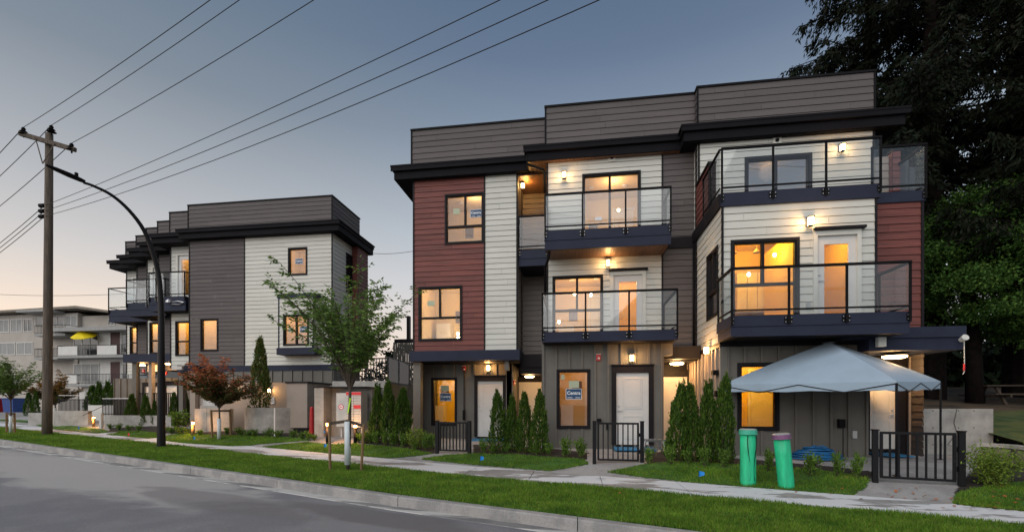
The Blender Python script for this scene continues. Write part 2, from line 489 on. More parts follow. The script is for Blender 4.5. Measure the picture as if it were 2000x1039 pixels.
ST = math.atan(SL)
M['asphalt'] = ground_mat('asphalt', ((0.175, 0.178, 0.195), (0.215, 0.217, 0.23)), (0.45, 45), 0.85, 1.0, stain=(0.40, 0.39, 0.385), sthr=(0.60, 0.72), sscale=0.13, sstretch=(0.6, 1.7, 1), rot=ST, spots=[(G(215, 903).x, G(215, 903).y - .5, 6.5, 1.5, (.42, .41, .40), .85), (G(60, 885).x, G(60, 885).y - .4, 5, 1.3, (.40, .39, .38), .8), (G(760, 985).x - .1, G(760, 985).y - .2, 2.2, .42, (.13, .125, .13), .75), (G(420, 960).x, G(420, 960).y, 2.5, .5, (.15, .145, .15), .6)])
M['gutter'] = ground_mat('gutter_concrete', ((0.17, 0.165, 0.165), (0.22, 0.215, 0.21)), (1.5, 50), 0.85, 0.3, stain=(0.52, 0.51, 0.49), sthr=(0.44, 0.52), sscale=1.3, sstretch=(0.35, 3, 1), rot=ST)
M['kerb'] = ground_mat('kerb_concrete', ((0.25, 0.245, 0.24), (0.33, 0.32, 0.31)), (2.0, 40), 0.85, 0.3)
M['walk'] = ground_mat('sidewalk_concrete', ((0.26, 0.25, 0.245), (0.32, 0.31, 0.30)), (1.2, 40), 0.8, 0.3, stain=(0.66, 0.67, 0.69), sthr=(0.455, 0.475), sscale=0.75, sstretch=(0.45, 1.5, 1), rot=ST)
M['yard'] = ground_mat('patio_concrete', ((0.25, 0.24, 0.235), (0.33, 0.32, 0.31)), (0.9, 40), 0.8, 0.3)
M['lawn'] = ground_mat('lawn_turf', ((0.03, 0.085, 0.012), (0.055, 0.14, 0.02)), (2.5, 60), 0.95, 0.8)
M['far'] = ground_mat('distant_ground', ((0.03, 0.035, 0.015), (0.06, 0.045, 0.02)), (0.15, 4), 0.95, 0.3)

# ------------------------------------------------------------------ ground and street
def frange(a, b, n):
    return [a + (b - a) * i / n for i in range(n + 1)]

XS = [-400, -200, -120, -80] + frange(-60, 12, 96) + [16, 24, 40, 80, 200, 400]

def strip(name, c_list, mt, dz=0.0, xs=XS, jit=0.0):
    mb = MB()
    rng = random.Random(5)
    rows = []
    for X in xs:
        j = rng.uniform(-jit, jit)
        rows.append([Vector((X, c + j - SL * X, zt(X, c + j - SL * X) + (d if isinstance(d, float) else d))) for c, d in [(cc if isinstance(cc, tuple) else (cc, dz)) for cc in c_list]])
    vs = [p for r in rows for p in r]
    n = len(c_list)
    fs = []
    for i in range(len(rows) - 1):
        for k in range(n - 1):
            fs.append((i * n + k, i * n + k + 1, (i + 1) * n + k + 1, (i + 1) * n + k))
    mb.add(vs, fs)
    return tag(mb.build(name, mt), kind='structure')

gd = MB()
gd.quad((-1500, -1500, -0.6), (1500, -1500, -0.6), (1500, 1500, -0.6), (-1500, 1500, -0.6))
tag(gd.build('ground', M['far']), kind='structure')
strip('road', [(-30.0, -0.18), (-10.0, -0.17), (0.0, -0.15), (6.02, -0.16)], M['asphalt'])
strip('gutter', [(6.0, -0.165), (6.02, -0.152), (6.30, -0.165), (6.33, -0.30)], M['gutter'])
# kerb: real step, built as lengths with joints
kb = MB()
L = 3.0
x = -60.0
while x < 14:
    x2 = x + L - 0.012
    seg = frange(x, x2, 3)
    prof = [(6.29, -0.30), (6.30, -0.02), (6.315, 0.0), (6.46, 0.0), (6.46, -0.30)]
    vs = [Vector((X, c - SL * X, sl(X) + d)) for X in seg for c, d in prof]
    n = len(prof)
    fs = [(i * n + k, i * n + k + 1, (i + 1) * n + k + 1, (i + 1) * n + k) for i in range(3) for k in range(n - 1)]
    fs += [tuple(range(n)), tuple(3 * n + k for k in reversed(range(n)))]
    kb.add(vs, fs)
    x += L
tag(kb.build('kerb', M['kerb']), kind='structure')
strip('grass_verge', [(6.46, -0.06), (6.6, 0.0), (8.80, 0.0), (8.98, -0.02)], M['lawn'])
# sidewalk slabs with joints
sb = MB()
x = -60.0
while x < 14:
    x2 = x + 1.46
    n = 2
    a = [S(x, 8.95, 0.0), S(x2, 8.95, 0.0), S(x2, 10.3, 0.0), S(x, 10.3, 0.0)]
    vs = [p + Vector((0, 0, 0.012)) for p in a] + [p - Vector((0, 0, 0.1)) for p in a]
    sb.add(vs, [(0, 1, 2, 3), (0, 4, 5, 1), (1, 5, 6, 2), (2, 6, 7, 3), (3, 7, 4, 0)])
    x += 1.475
tag(sb.build('sidewalk', M['walk']), kind='structure')
strip('sidewalk_bed', [(8.94, -0.03), (10.31, -0.03)], M['gutter'])
strip('yard', [(10.31, 0.0), (10.7, 0.0), (11.1, 0.0), (11.5, 0.0), (11.9, 0.0), (14.0, 0.0), (26.0, 0.0)], M['yard'])
strip('far_field', [(26.0, -0.01), (60.0, -0.01), (400.0, -0.01)], M['far'])

def inside(P, poly):
    x, y = P[..., 0], P[..., 1]
    r = np.zeros(x.shape, bool)
    n = len(poly)
    for i in range(n):
        x1, y1 = poly[i]; x2, y2 = poly[(i + 1) % n]
        if y1 == y2: continue
        c = ((y1 > y) != (y2 > y)) & (x < (x2 - x1) * (y - y1) / (y2 - y1) + x1)
        r ^= c
    return r

def zt_np(X, Y):
    c = Y + SL * X
    s = np.minimum(0.6, 0.0142 * np.maximum(0, -(X + 3.0)))
    return s + 0.30 * np.clip((c - 10.3) / 1.6, 0, 1)

def patch(name, pix, mt, dz, cell=0.06):
    poly = [(g.x, g.y) for g in (G(u, v) for u, v in pix)]
    P = np.array(poly)
    x0, y0 = P.min(0); x1, y1 = P.max(0)
    gx = np.arange(x0, x1 + cell, cell); gy = np.arange(y0, y1 + cell, cell)
    XX, YY = np.meshgrid(gx, gy)
    ok = inside(np.stack([XX, YY], -1), poly)
    X, Y = XX[ok], YY[ok]
    h = cell / 2
    q = []
    for sx, sy in ((-h, -h), (h, -h), (h, h), (-h, h)):
        q.append(np.stack([X + sx, Y + sy, zt_np(X + sx, Y + sy) + dz], -1))
    V = np.stack(q, 1).reshape(-1, 3)
    o = np_mesh(name, V, 4, mt)
    tag(o, kind='structure')
    return poly

LAWNS = [
    [(-150, 815), (0, 822), (60, 826), (100, 838), (165, 845), (190, 847), (215, 843), (200, 838), (120, 829), (40, 820)],
    [(206, 849), (250, 853), (290, 857), (318, 852), (312, 846), (280, 842), (235, 842)],
    [(310, 860), (360, 866), (451, 872), (503, 868), (607, 860), (590, 855), (492, 851), (400, 849), (350, 846), (322, 852)],
    [(512, 873), (600, 882), (700, 891), (762, 895), (820, 890), (845, 886), (800, 877), (740, 870), (690, 867), (650, 868), (600, 863), (555, 867)],
    [(822, 897), (880, 903), (950, 910), (1074, 920), (1110, 914), (1150, 906), (1140, 897), (1080, 893), (1000, 888), (925, 886), (870, 889)],
    [(1185, 922), (1260, 933), (1350, 942), (1445, 950), (1665, 968), (1690, 952), (1700, 935), (1600, 918), (1500, 911), (1400, 905), (1320, 901), (1265, 905)],
    [(1860, 985), (1900, 990), (2000, 1000), (2300, 1030), (2300, 950), (2050, 935), (1985, 942), (1900, 955), (1868, 965)],
]
LP = [patch('lawn', p, M['lawn'], 0.012) for p in LAWNS]
for p in [
    [(700, 864), (740, 870), (800, 878), (850, 886), (850, 872), (800, 860), (735, 856)],
    [(925, 887), (1000, 889), (1080, 894), (1145, 898), (1150, 884), (1060, 874), (925, 868)],
    [(1262, 906), (1400, 906), (1500, 912), (1600, 919), (1700, 936), (1706, 922), (1500, 900), (1420, 894), (1300, 880), (1262, 890)],
    [(1866, 966), (1900, 956), (1985, 943), (2050, 936), (2050, 902), (1960, 905), (1895, 925)],
    [(210, 843), (330, 846), (400, 849), (500, 852), (610, 856), (610, 846), (500, 843), (380, 838), (300, 832), (220, 834)],
]:
    patch('planting_bed', p, M['soil'], 0.008)
# ground rising behind the walls at the right
def zu(X, Y):
    pts = [(9.0, .40), (11.3, .50), (13.0, .85), (15.0, 1.2), (19.0, 1.62), (25.0, 2.35), (40.0, 3.0), (90.0, 3.4)]
    for (a, b), (c_, d) in zip(pts, pts[1:]):
        if Y <= c_: return b + (d - b) * max(0, (Y - a)) / (c_ - a) + .03 * math.sin(X * 1.7 + Y * .9)
    return 3.4
def slope_sheet(name, x0, x1, y0, y1, nx, ny, mt, dz):
    mb = MB()
    vs = [(X, Y, zu(X, Y) + dz) for Y in frange(y0, y1, ny) for X in frange(x0, x1, nx)]
    mb.add(vs, [(j * (nx + 1) + i, j * (nx + 1) + i + 1, (j + 1) * (nx + 1) + i + 1, (j + 1) * (nx + 1) + i) for j in range(ny) for i in range(nx)])
    return tag(mb.build(name, mt), kind='structure')
M['duff'] = ground_mat('needle_duff', ((0.035, 0.024, 0.012), (0.09, 0.058, 0.03)), (0.8, 14), 0.95, 0.5)
M['lawn_dim'] = ground_mat('dry_woodland_grass', ((0.035, 0.065, 0.012), (0.085, 0.10, 0.022)), (1.8, 40), 0.95, 1.0)
slope_sheet('upper_lawn', 10.15, 30, 12.1, 16.5, 60, 14, M['lawn_dim'], 0.0)
slope_sheet('gravel_bed', 10.15, 30, 10.6, 12.1, 60, 5, M['gravel'], 0.0)
slope_sheet('upper_lawn', 8.3, 10.15, 13.36, 16.5, 6, 10, M['lawn_dim'], 0.0)
slope_sheet('woodland_floor', 8.3, 80, 16.5, 90, 60, 60, M['duff'], 0.0)

# grass blades: one stuff object
rng = np.random.default_rng(3)
def blades(X, Y, h, wd):
    n = len(X)
    z = zt_np(X, Y)
    a = rng.uniform(0, 2 * np.pi, n)
    lean = rng.normal(0, 0.35, (n, 2)) * h[:, None]
    b = np.stack([X, Y, z], -1)
    d = np.stack([np.cos(a), np.sin(a), np.zeros(n)], -1) * (wd / 2)[:, None]
    tip = b + np.concatenate([lean, h[:, None]], 1)
    return np.stack([b - d, b + d, tip], 1).reshape(-1, 3)

GX, GY = [], []
n = 700000
X = rng.uniform(-45, 9, n); c = rng.uniform(6.47, 8.97, n); Y = c - SL * X
f = -X * sa + Y * ca
keep = rng.uniform(0, 1, n) < np.minimum(1, (6.0 / np.maximum(f, 2)) ** 1.6)
# a few worn spots
GX.append(X[keep]); GY.append(Y[keep])
for poly in LP:
    P = np.array(poly); x0, y0 = P.min(0); x1, y1 = P.max(0)
    n = int(min(400000, (x1 - x0) * (y1 - y0) * 7000))
    X = rng.uniform(x0, x1, n); Y = rng.uniform(y0, y1, n)
    f = -X * sa + Y * ca
    k = inside(np.stack([X, Y], -1), poly) & (rng.uniform(0, 1, n) < np.minimum(1, (6.0 / np.maximum(f, 2)) ** 1.6))
    GX.append(X[k]); GY.append(Y[k])
X = np.concatenate(GX); Y = np.concatenate(GY)
f = -X * sa + Y * ca
patchy = 0.75 + 0.35 * np.sin(X * 2.1 + np.sin(Y * 3.7) * 1.3) * np.cos(Y * 2.9 + 1.1 * np.sin(X * 1.7))
h = rng.uniform(0.03, 0.085, len(X)) * patchy
wd = 0.005 + 0.0011 * f
V = blades(X, Y, h, wd)
tag(np_mesh('grass', V, 3, GRASS), kind='stuff')
# fallen leaves on the walk and verge
def litter():
    pts = []
    for (u, v, su, sv, n) in [(1930, 985, 50, 8, 26), (1800, 972, 60, 6, 8), (1760, 965, 40, 8, 8), (1680, 950, 25, 10, 8), (1550, 965, 60, 10, 7), (1310, 985, 80, 10, 3), (1970, 950, 25, 12, 8)]:
        for _ in range(n):
            g = G(rng.normal(u, su), rng.normal(v, sv)); pts.append((g.x, g.y, g.z + 0.03))
    P = np.array(pts); n = len(P)
    a = rng.uniform(0, 6.28, n)
    d = np.stack([np.cos(a), np.sin(a), rng.normal(0, .3, n)], -1) * 0.035
    e = np.stack([-np.sin(a), np.cos(a), rng.normal(0, .3, n)], -1) * 0.022
    V = np.stack([P - d, P - e, P + d, P + e], 1).reshape(-1, 3)
    tag(np_mesh('fallen_leaves', V, 4, LITTER), kind='stuff')
litter()

# ------------------------------------------------------------------ facade builders
# a plane is ('f', Y) facing the street, ('r', X) facing +X or ('l', X) facing -X; s runs along it, d is outward
def P3(pl, s, d, z):
    k, a = pl
    if k == 'f': return (s, a - d, z)
    if k == 'r': return (a + d, s, z)
    return (a - d, s, z)

def pbox(mb, pl, s0, s1, z0, z1, d0, d1):
    a = P3(pl, s0, d0, z0); b = P3(pl, s1, d1, z1)
    mb.box(a[0], b[0], a[1], b[1], a[2], b[2])

def cells(s0, s1, z0, z1, ops):
    zs = sorted({z0, z1} | {z for o in ops for z in (o[2], o[3]) if z0 < z < z1})
    out = []
    for za, zb in zip(zs, zs[1:]):
        m = (za + zb) / 2
        cur = [(s0, s1)]
        for o in ops:
            if o[2] < m < o[3]:
                nx = []
                for a, b in cur:
                    if o[1] <= a or o[0] >= b: nx.append((a, b)); continue
                    if o[0] > a: nx.append((a, o[0]))
                    if o[1] < b: nx.append((o[1], b))
                cur = nx
        out += [(a, b, za, zb) for a, b in cur if b - a > 1e-4]
    return out

_sr = random.Random(77)
def siding(mb, pl, s0, s1, z0, z1, ops=(), course=0.185, lip=0.015, gap=0.011):
    n = max(1, round((z1 - z0) / course))
    h = (z1 - z0) / n
    for i in range(n):
        c0, c1 = z0 + i * h, z0 + (i + 1) * h
        js = []
        jp = s0 + _sr.uniform(0.4, 3.6)
        while jp < s1 - 0.2: js.append(jp); jp += 3.66
        cl = []
        for a, b, za, zb in cells(s0, s1, c0, c1, ops):
            ed = [a] + [j for j in js if a + .05 < j < b - .05] + [b]
            cl += [(p + (.002 if k else 0), q - (.002 if k < len(ed) - 2 else 0), za, zb) for k, (p, q) in enumerate(zip(ed, ed[1:]))]
        for a, b, za, zb in cl:
            bot = za == c0
            zl = za + gap if bot else za
            if zb <= zl: continue
            dl = lip * (1 - (zl - c0) / h); dh = lip * (1 - (zb - c0) / h)
            mb.quad(P3(pl, a, dl, zl), P3(pl, b, dl, zl), P3(pl, b, dh, zb), P3(pl, a, dh, zb))
            if bot:
                mb.quad(P3(pl, a, -0.03, zl), P3(pl, b, -0.03, zl), P3(pl, b, dl, zl), P3(pl, a, dl, zl))
                mb.quad(P3(pl, a, -0.03, za), P3(pl, b, -0.03, za), P3(pl, b, -0.03, zl), P3(pl, a, -0.03, zl))

def battens(mb, pl, s0, s1, z0, z1, ops=(), step=0.41, bw=0.06, dp=0.045):
    for a, b, za, zb in cells(s0, s1, z0, z1, ops):
        mb.quad(P3(pl, a, 0, za), P3(pl, b, 0, za), P3(pl, b, 0, zb), P3(pl, a, 0, zb))
    n = max(1, round((s1 - s0) / step))
    for i in range(n + 1):
        s = s0 + (s1 - s0) * i / n
        a, b = max(s0, s - bw / 2), min(s1, s + bw / 2)
        for c in cells(a, b, z0, z1, ops):
            if c[1] - c[0] > 0.02: pbox(mb, pl, c[0], c[1], c[2], c[3], 0.001, dp)

_txt = {}
def text_mesh(s, size, bold=0.0, shear=0.0):
    k = (s, size, bold)
    if k not in _txt:
        cu = bpy.data.curves.new('lettering', 'FONT')
        cu.body = s; cu.size = size; cu.offset = bold; cu.align_x = 'CENTER'; cu.align_y = 'CENTER'; cu.resolution_u = 3
        cu.shear = shear
        o = bpy.data.objects.new('lettering', cu)
        COL.objects.link(o)
        dg = bpy.context.evaluated_depsgraph_get()
        me = o.evaluated_get(dg).to_mesh()
        _txt[k] = ([tuple(v.co) for v in me.vertices], [tuple(p.vertices) for p in me.polygons])
        o.evaluated_get(dg).to_mesh_clear()
        bpy.data.objects.remove(o); bpy.data.curves.remove(cu)
    return _txt[k]

def add_text(mb, pl, s, z, d, txt, size, bold=0.0, flip=False, shear=0.0):
    vs, fs = text_mesh(txt, size, bold, shear)
    sg = -1 if pl[0] == 'l' else 1
    mb.add([P3(pl, s + sg * x, d, z + y) for x, y, _ in vs], fs)

def window_sign(parent, pl, s, z, wd=0.40, h=0.26):
    mb = MB()
    pbox(mb, pl, s - wd / 2, s + wd / 2, z - h / 2, z + h / 2, -0.052, -0.044)
    mb.m = 1
    t = 0.012
    for a in ((s - wd / 2, s + wd / 2, z + h / 2 - t, z + h / 2), (s - wd / 2, s + wd / 2, z - h / 2, z - h / 2 + t),
              (s - wd / 2, s - wd / 2 + t, z - h / 2 + t, z + h / 2 - t), (s + wd / 2 - t, s + wd / 2, z - h / 2 + t, z + h / 2 - t)):
        pbox(mb, pl, *a, -0.0438, -0.0415)
    add_text(mb, pl, s, z + h * 0.08, -0.0405, 'Centra', wd * 0.30, 0.0035)
    mb.m = 1
    pbox(mb, pl, s - wd * 0.40, s - wd * 0.08, z - h * 0.36, z - h * 0.31, -0.0438, -0.0415)
    pbox(mb, pl, s + wd * 0.10, s + wd * 0.42, z - h * 0.36, z - h * 0.31, -0.0438, -0.0415)
    return tag(mb.build('window_sign', [M['sign_blue'], M['sign_white']], parent), 'blue sticker with white Centra lettering')

def paper(parent, pl, s, z, wd, h, m='sign_green', name='paper_notice'):
    mb = MB(); pbox(mb, pl, s - wd / 2, s + wd / 2, z - h / 2, z + h / 2, -0.050, -0.046)
    return mb.build(name, M[m], parent)

def point(name, loc, power, col=(1, 0.6, 0.26), rad=0.05, parent=None):
    l = bpy.data.lights.new(name, 'POINT')
    l.energy = power; l.color = col; l.shadow_soft_size = rad
    o = bpy.data.objects.new(name, l); COL.objects.link(o)
    if parent is not None:
        o.parent = parent
        o.location = Vector(loc) - WL.get(parent.name, Vector((0, 0, 0)))
    else: o.location = loc
    return o

WARM = (1.0, 0.62, 0.30); AMBER = (1.0, 0.50, 0.10); PEACH = (1.0, 0.66, 0.42); ORANGE = (1.0, 0.44, 0.05)

def window(parent, pl, s0, s1, z0, z1, hb=None, vb=(), vtop=True, room=None, fr='trim', tw=0.055, gl='glass', depth=2.4, side=(0.5, 0.5), bulb=None, name='window', roomz=None, cabinet=False, room_mat='room'):
    """s0..z1 are the outer edges of the dark trim; hb height of a horizontal bar, vb vertical bars (above hb only when vtop)"""
    mb = MB()
    def ring(a, b, c, d, t, d0, d1):
        pbox(mb, pl, a, b, d - t, d, d0, d1); pbox(mb, pl, a, b, c, c + t, d0, d1)
        pbox(mb, pl, a, a + t, c + t, d - t, d0, d1); pbox(mb, pl, b - t, b, c + t, d - t, d0, d1)
    ring(s0, s1, z0, z1, tw, -0.04, 0.034)
    i0, i1, j0, j1 = s0 + tw, s1 - tw, z0 + tw, z1 - tw
    t2 = 0.035
    ring(i0, i1, j0, j1, t2, -0.085, 0.004)
    g0, g1, h0, h1 = i0 + t2, i1 - t2, j0 + t2, j1 - t2
    b = 0.07
    panes = []
    lo = h0
    if hb is not None:
        pbox(mb, pl, g0, g1, hb - b / 2, hb + b / 2, -0.083, 0.002)
        if vtop: panes.append((g0, g1, h0, hb - b / 2)); lo = hb + b / 2
        else: lo = h0
    segs = [g0] + list(vb) + [g1]
    for v in vb:
        if hb is not None and not vtop:
            pbox(mb, pl, v - b / 2, v + b / 2, h0, hb - b / 2, -0.081, 0.001)
            pbox(mb, pl, v - b / 2, v + b / 2, hb + b / 2, h1, -0.081, 0.001)
        else:
            pbox(mb, pl, v - b / 2, v + b / 2, lo, h1, -0.081, 0.001)
    for k in range(len(segs) - 1):
        a = segs[k] + (b / 2 if k else 0); c = segs[k + 1] - (b / 2 if k < len(segs) - 2 else 0)
        if hb is not None and not vtop:
            panes += [(a, c, h0, hb - b / 2), (a, c, hb + b / 2, h1)]
        else: panes.append((a, c, lo, h1))
    wo = mb.build(name, M[fr], parent)
    for a in panes:
        p = MB(); pbox(p, pl, *a, -0.060, -0.054)
        p.build('pane', M[gl], wo)
    # the room behind
    a, c = s0 - side[0], s1 + side[1]
    if pl[0] != 'f' and False: pass
    zr0, zr1 = roomz if roomz else (z0 - 0.25, z1 + 0.3)
    rm = MB()
    D0, D1 = -0.09, -depth
    rm.quad(P3(pl, a, D1, zr0), P3(pl, c, D1, zr0), P3(pl, c, D1, zr1), P3(pl, a, D1, zr1))
    rm.quad(P3(pl, a, D0, zr0), P3(pl, a, D1, zr0), P3(pl, a, D1, zr1), P3(pl, a, D0, zr1))
    rm.quad(P3(pl, c, D0, zr0), P3(pl, c, D1, zr0), P3(pl, c, D1, zr1), P3(pl, c, D0, zr1))
    rm.quad(P3(pl, a, D0, zr1), P3(pl, c, D0, zr1), P3(pl, c, D1, zr1), P3(pl, a, D1, zr1))
    rm.quad(P3(pl, a, D0, zr0), P3(pl, c, D0, zr0), P3(pl, c, D1, zr0), P3(pl, a, D1, zr0))
    # inner face of the outer wall round the opening
    for q in cells(a, c, zr0, zr1, [(s0, s1, z0, z1)]):
        rm.quad(P3(pl, q[0], D0, q[2]), P3(pl, q[1], D0, q[2]), P3(pl, q[1], D0, q[3]), P3(pl, q[0], D0, q[3]))
    rm.m = 1
    if cabinet:
        w_ = c - a
        for k in range(3):
            x0 = a + w_ * (0.45 + 0.14 * k)
            pbox(rm, pl, x0 + 0.01, x0 + w_ * 0.14 - 0.01, zr0 + 0.9, zr1 - 0.75, D1 + 0.02, D1 + 0.35)
        pbox(rm, pl, a + w_ * 0.35, a + w_ * 0.98, zr0 + 0.02, zr0 + 0.55, D1 + 0.02, D1 + 0.6)
    else:
        # a doorway casing and a skirting so that the back wall is not bare
        q = a + (c - a) * 0.58
        pbox(rm, pl, q, q + 0.07, zr0, zr0 + (zr1 - zr0) * 0.86, D1 + 0.005, D1 + 0.04)
        pbox(rm, pl, q + 0.07, min(q + 0.8, c - 0.02), zr0 + (zr1 - zr0) * 0.83, zr0 + (zr1 - zr0) * 0.86, D1 + 0.005, D1 + 0.04)
        pbox(rm, pl, q + 0.09, min(q + 0.75, c - 0.02), zr0, zr0 + (zr1 - zr0) * 0.82, D1 + 0.002, D1 + 0.02)
    if room and not cabinet and depth > 1.1:
        rk = random.Random(int(abs(s0 * 100)))
        pbox(rm, pl, a + (c - a) * .08, a + (c - a) * rk.uniform(.25, .42), zr0, zr0 + (zr1 - zr0) * rk.uniform(.3, .5), D1 + .01, D1 + .5)
        q2 = a + (c - a) * rk.uniform(.12, .35)
        rm.m = 2
        pbox(rm, pl, q2, q2 + .32, zr0 + 1.25, zr0 + 1.7, D1 + .006, D1 + .03)
        rm.m = 1
        for k in range(2):
            q3 = Vector(P3(pl, a + (c - a) * (.3 + .4 * k), -depth * .6, zr1 - .012)); rm.lathe([(.09, 0), (.09, -.02)], q3, 10)
    if room:
        rm.m = 2
        if cabinet:
            pbox(rm, pl, a + (c - a) * .36, a + (c - a) * .97, zr0 + .551, zr0 + .585, D1 + .02, D1 + .63)
            for k in range(2):
                q3 = Vector(P3(pl, s0 + (s1 - s0) * (.3 + .38 * k), -1.3, 0)); rm.tube([(q3.x, q3.y, zr1 - .01), (q3.x, q3.y, zr1 - .42)], .006, 5); rm.tube([(q3.x, q3.y, zr1 - .42), (q3.x, q3.y, zr1 - .52)], [.02, .10], 10)
    rm.build('interior', [M[room_mat] if room else M['room_dark'], M['door'] if not cabinet else M['cabinet'], M['furn']], wo)
    if room:
        power, col = room
        m = (s0 + s1) / 2
        point('room_light', P3(pl, m + 0.15, -depth * 0.45, zr1 - 0.25), power, col, 0.25, wo)
        if bulb:
            for bs, bz, bd in bulb:
                b_ = MB(); q = P3(pl, bs, -bd, bz)
                b_.lathe([(0.012, 0.05), (0.03, 0.035), (0.042, 0.0), (0.03, -0.035), (0.008, -0.05)], q, 10)
                b_.build('bulb', M['spot'], wo, smooth=True)
    return wo

def door(parent, pl, s0, s1, z0, z1, frame=0.11, knob='l', glazed=False, room=None, fm='trim', top=0.18, depth=2.4, side=0.3, room_mat='room'):
    """s0..z1 are the leaf's edges"""
    mb = MB()
    if fm:
        pbox(mb, pl, s0 - frame, s0, z0, z1 + top, -0.03, 0.05)
        pbox(mb, pl, s1, s1 + frame, z0, z1 + top, -0.03, 0.05)
        pbox(mb, pl, s0, s1, z1, z1 + top, -0.03, 0.048)
        if fm == 'trim': pbox(mb, pl, s0 - frame - 0.02, s1 + frame + 0.02, z1 + top, z1 + top + 0.03, -0.02, 0.09)
        pbox(mb, pl, s0, s1, z0 - 0.06, z0, -0.03, 0.03)
    lf = MB()
    W, H = s1 - s0, z1 - z0
    dd = -0.012
    if glazed:
        b = W * 0.2
        g = (s0 + b, s1 - b * 0.95, z0 + 0.16, z1 - 0.2)
        for q in cells(s0, s1, z0, z1, [g]): pbox(lf, pl, q[0], q[1], q[2], q[3], -0.05, dd)
    else:
        pbox(lf, pl, s0, s1, z0, z1, -0.05, dd)
        for (a, b) in ((0.50, 0.92), (0.08, 0.40)):
            x0, x1, y0, y1 = s0 + W * 0.2, s1 - W * 0.2, z0 + H * a, z0 + H * b
            t = 0.022
            for q in ((x0, x1, y1 - t, y1), (x0, x1, y0, y0 + t), (x0, x0 + t, y0 + t, y1 - t), (x1 - t, x1, y0 + t, y1 - t)):
                pbox(lf, pl, *q, dd, dd + 0.012)
            pbox(lf, pl, x0 + 0.05, x1 - 0.05, y0 + 0.05, y1 - 0.05, dd + 0.0005, dd + 0.008)
    leaf = lf.build('door', M['door'], parent)
    if fm: mb.build('door_frame', M[fm if fm != 'trim' else 'trim'], leaf)
    hd = MB()
    ks = s0 + 0.07 if knob == 'l' else s1 - 0.07
    for kz, r in ((z0 + H * 0.47, 0.028), (z0 + H * 0.54, 0.024)):
        a = Vector(P3(pl, ks, dd, kz)); b = Vector(P3(pl, ks, dd + 0.03, kz))
        hd.tube([a, b], r, 10)
    sg = 1 if knob == 'l' else -1
    pbox(hd, pl, ks, ks + sg * 0.11, z0 + H * 0.47 - 0.009, z0 + H * 0.47 + 0.009, dd + 0.03, dd + 0.045)
    hd.build('handle', M['steel'], leaf)
    if glazed:
        p = MB(); pbox(p, pl, *g, -0.035, -0.03); p.build('pane', M['glass'], leaf)
        a, c = s0 - side, s1 + side
        rm = MB(); D0, D1 = -0.07, -depth
        zr0, zr1 = z0, z1 + 0.35
        rm.quad(P3(pl, a, D1, zr0), P3(pl, c, D1, zr0), P3(pl, c, D1, zr1), P3(pl, a, D1, zr1))
        rm.quad(P3(pl, a, D0, zr0), P3(pl, a, D1, zr0), P3(pl, a, D1, zr1), P3(pl, a, D0, zr1))
        rm.quad(P3(pl, c, D0, zr0), P3(pl, c, D1, zr0), P3(pl, c, D1, zr1), P3(pl, c, D0, zr1))
        rm.quad(P3(pl, a, D0, zr1), P3(pl, c, D0, zr1), P3(pl, c, D1, zr1), P3(pl, a, D1, zr1))
        rm.quad(P3(pl, a, D0, zr0), P3(pl, c, D0, zr0), P3(pl, c, D1, zr0), P3(pl, a, D1, zr0))
        for q in cells(a, c, zr0, zr1, [(s0, s1, z0, z1)]):
            rm.quad(P3(pl, q[0], D0, q[2]), P3(pl, q[1], D0, q[2]), P3(pl, q[1], D0, q[3]), P3(pl, q[0], D0, q[3]))
        rm.build('interior', M[room_mat], leaf)
        if room: point('room_light', P3(pl, (s0 + s1) / 2, -depth * .45, zr1 - 0.25), room[0], room[1], 0.2, leaf)
    return leaf

def wall_lamp(parent, pl, s, z, power=9, sc_=1.0, col=(1.0, 0.56, 0.22)):
    mb = MB()
    k = sc_ * 0.82
    pbox(mb, pl, s - 0.06 * k, s + 0.06 * k, z - 0.10 * k, z + 0.12 * k, 0.026, 0.05)
    pbox(mb, pl, s - 0.075 * k, s + 0.075 * k, z + 0.10 * k, z + 0.125 * k, 0.05, 0.19)
    for a in (-0.07, 0.062):
        for d in (0.06, 0.178):
            pbox(mb, pl, s + a * k, s + (a + 0.008) * k, z - 0.11 * k, z + 0.10 * k, d, d + 0.008)
    pbox(mb, pl, s - 0.07 * k, s + 0.07 * k, z - 0.12 * k, z - 0.11 * k, 0.055, 0.186)
    o = mb.build('wall_lamp', M['metal'], parent)
    g = MB(); pbox(g, pl, s - 0.055 * k, s + 0.055 * k, z - 0.105 * k, z + 0.098 * k, 0.07, 0.17)
    g.build('lamp_glass', M['lamp'], o)
    point('lamp_light', P3(pl, s, 0.24, z), power * .62, col, 0.06, o)
    return o

def ceiling_lamp(parent, x, y, z, power=10, r=0.17):
    mb = MB(); mb.lathe([(r + 0.02, 0), (r + 0.02, -0.03), (r, -0.035)], (x, y, z), 20)
    o = mb.build('ceiling_lamp', M['metal'], parent)
    g = MB(); g.lathe([(r, -0.036), (r, -0.07), (r * 0.7, -0.095), (0.01, -0.1)], (x, y, z), 20)
    g.build('lamp_glass', M['lamp_white'], o, smooth=True)
    point('lamp_light', (x, y, z - 0.2), power * 1.9, (1.0, 0.54, 0.20), 0.1, o)
    return o

def strobe(parent, pl, s, z):
    mb = MB(); pbox(mb, pl, s - 0.06, s + 0.06, z - 0.085, z + 0.085, 0.0, 0.06)
    o = mb.build('fire_alarm', M['redbox'], parent)
    g = MB(); a = Vector(P3(pl, s + 0.01, 0.06, z - 0.02)); b = Vector(P3(pl, s + 0.01, 0.085, z - 0.02))
    g.tube([a, b], [0.034, 0.02], 10); pbox(g, pl, s - 0.07, s + 0.07, z + 0.088, z + 0.10, 0.0, 0.09)
    g.build('strobe_lens', M['paint_white'], o)
    return o

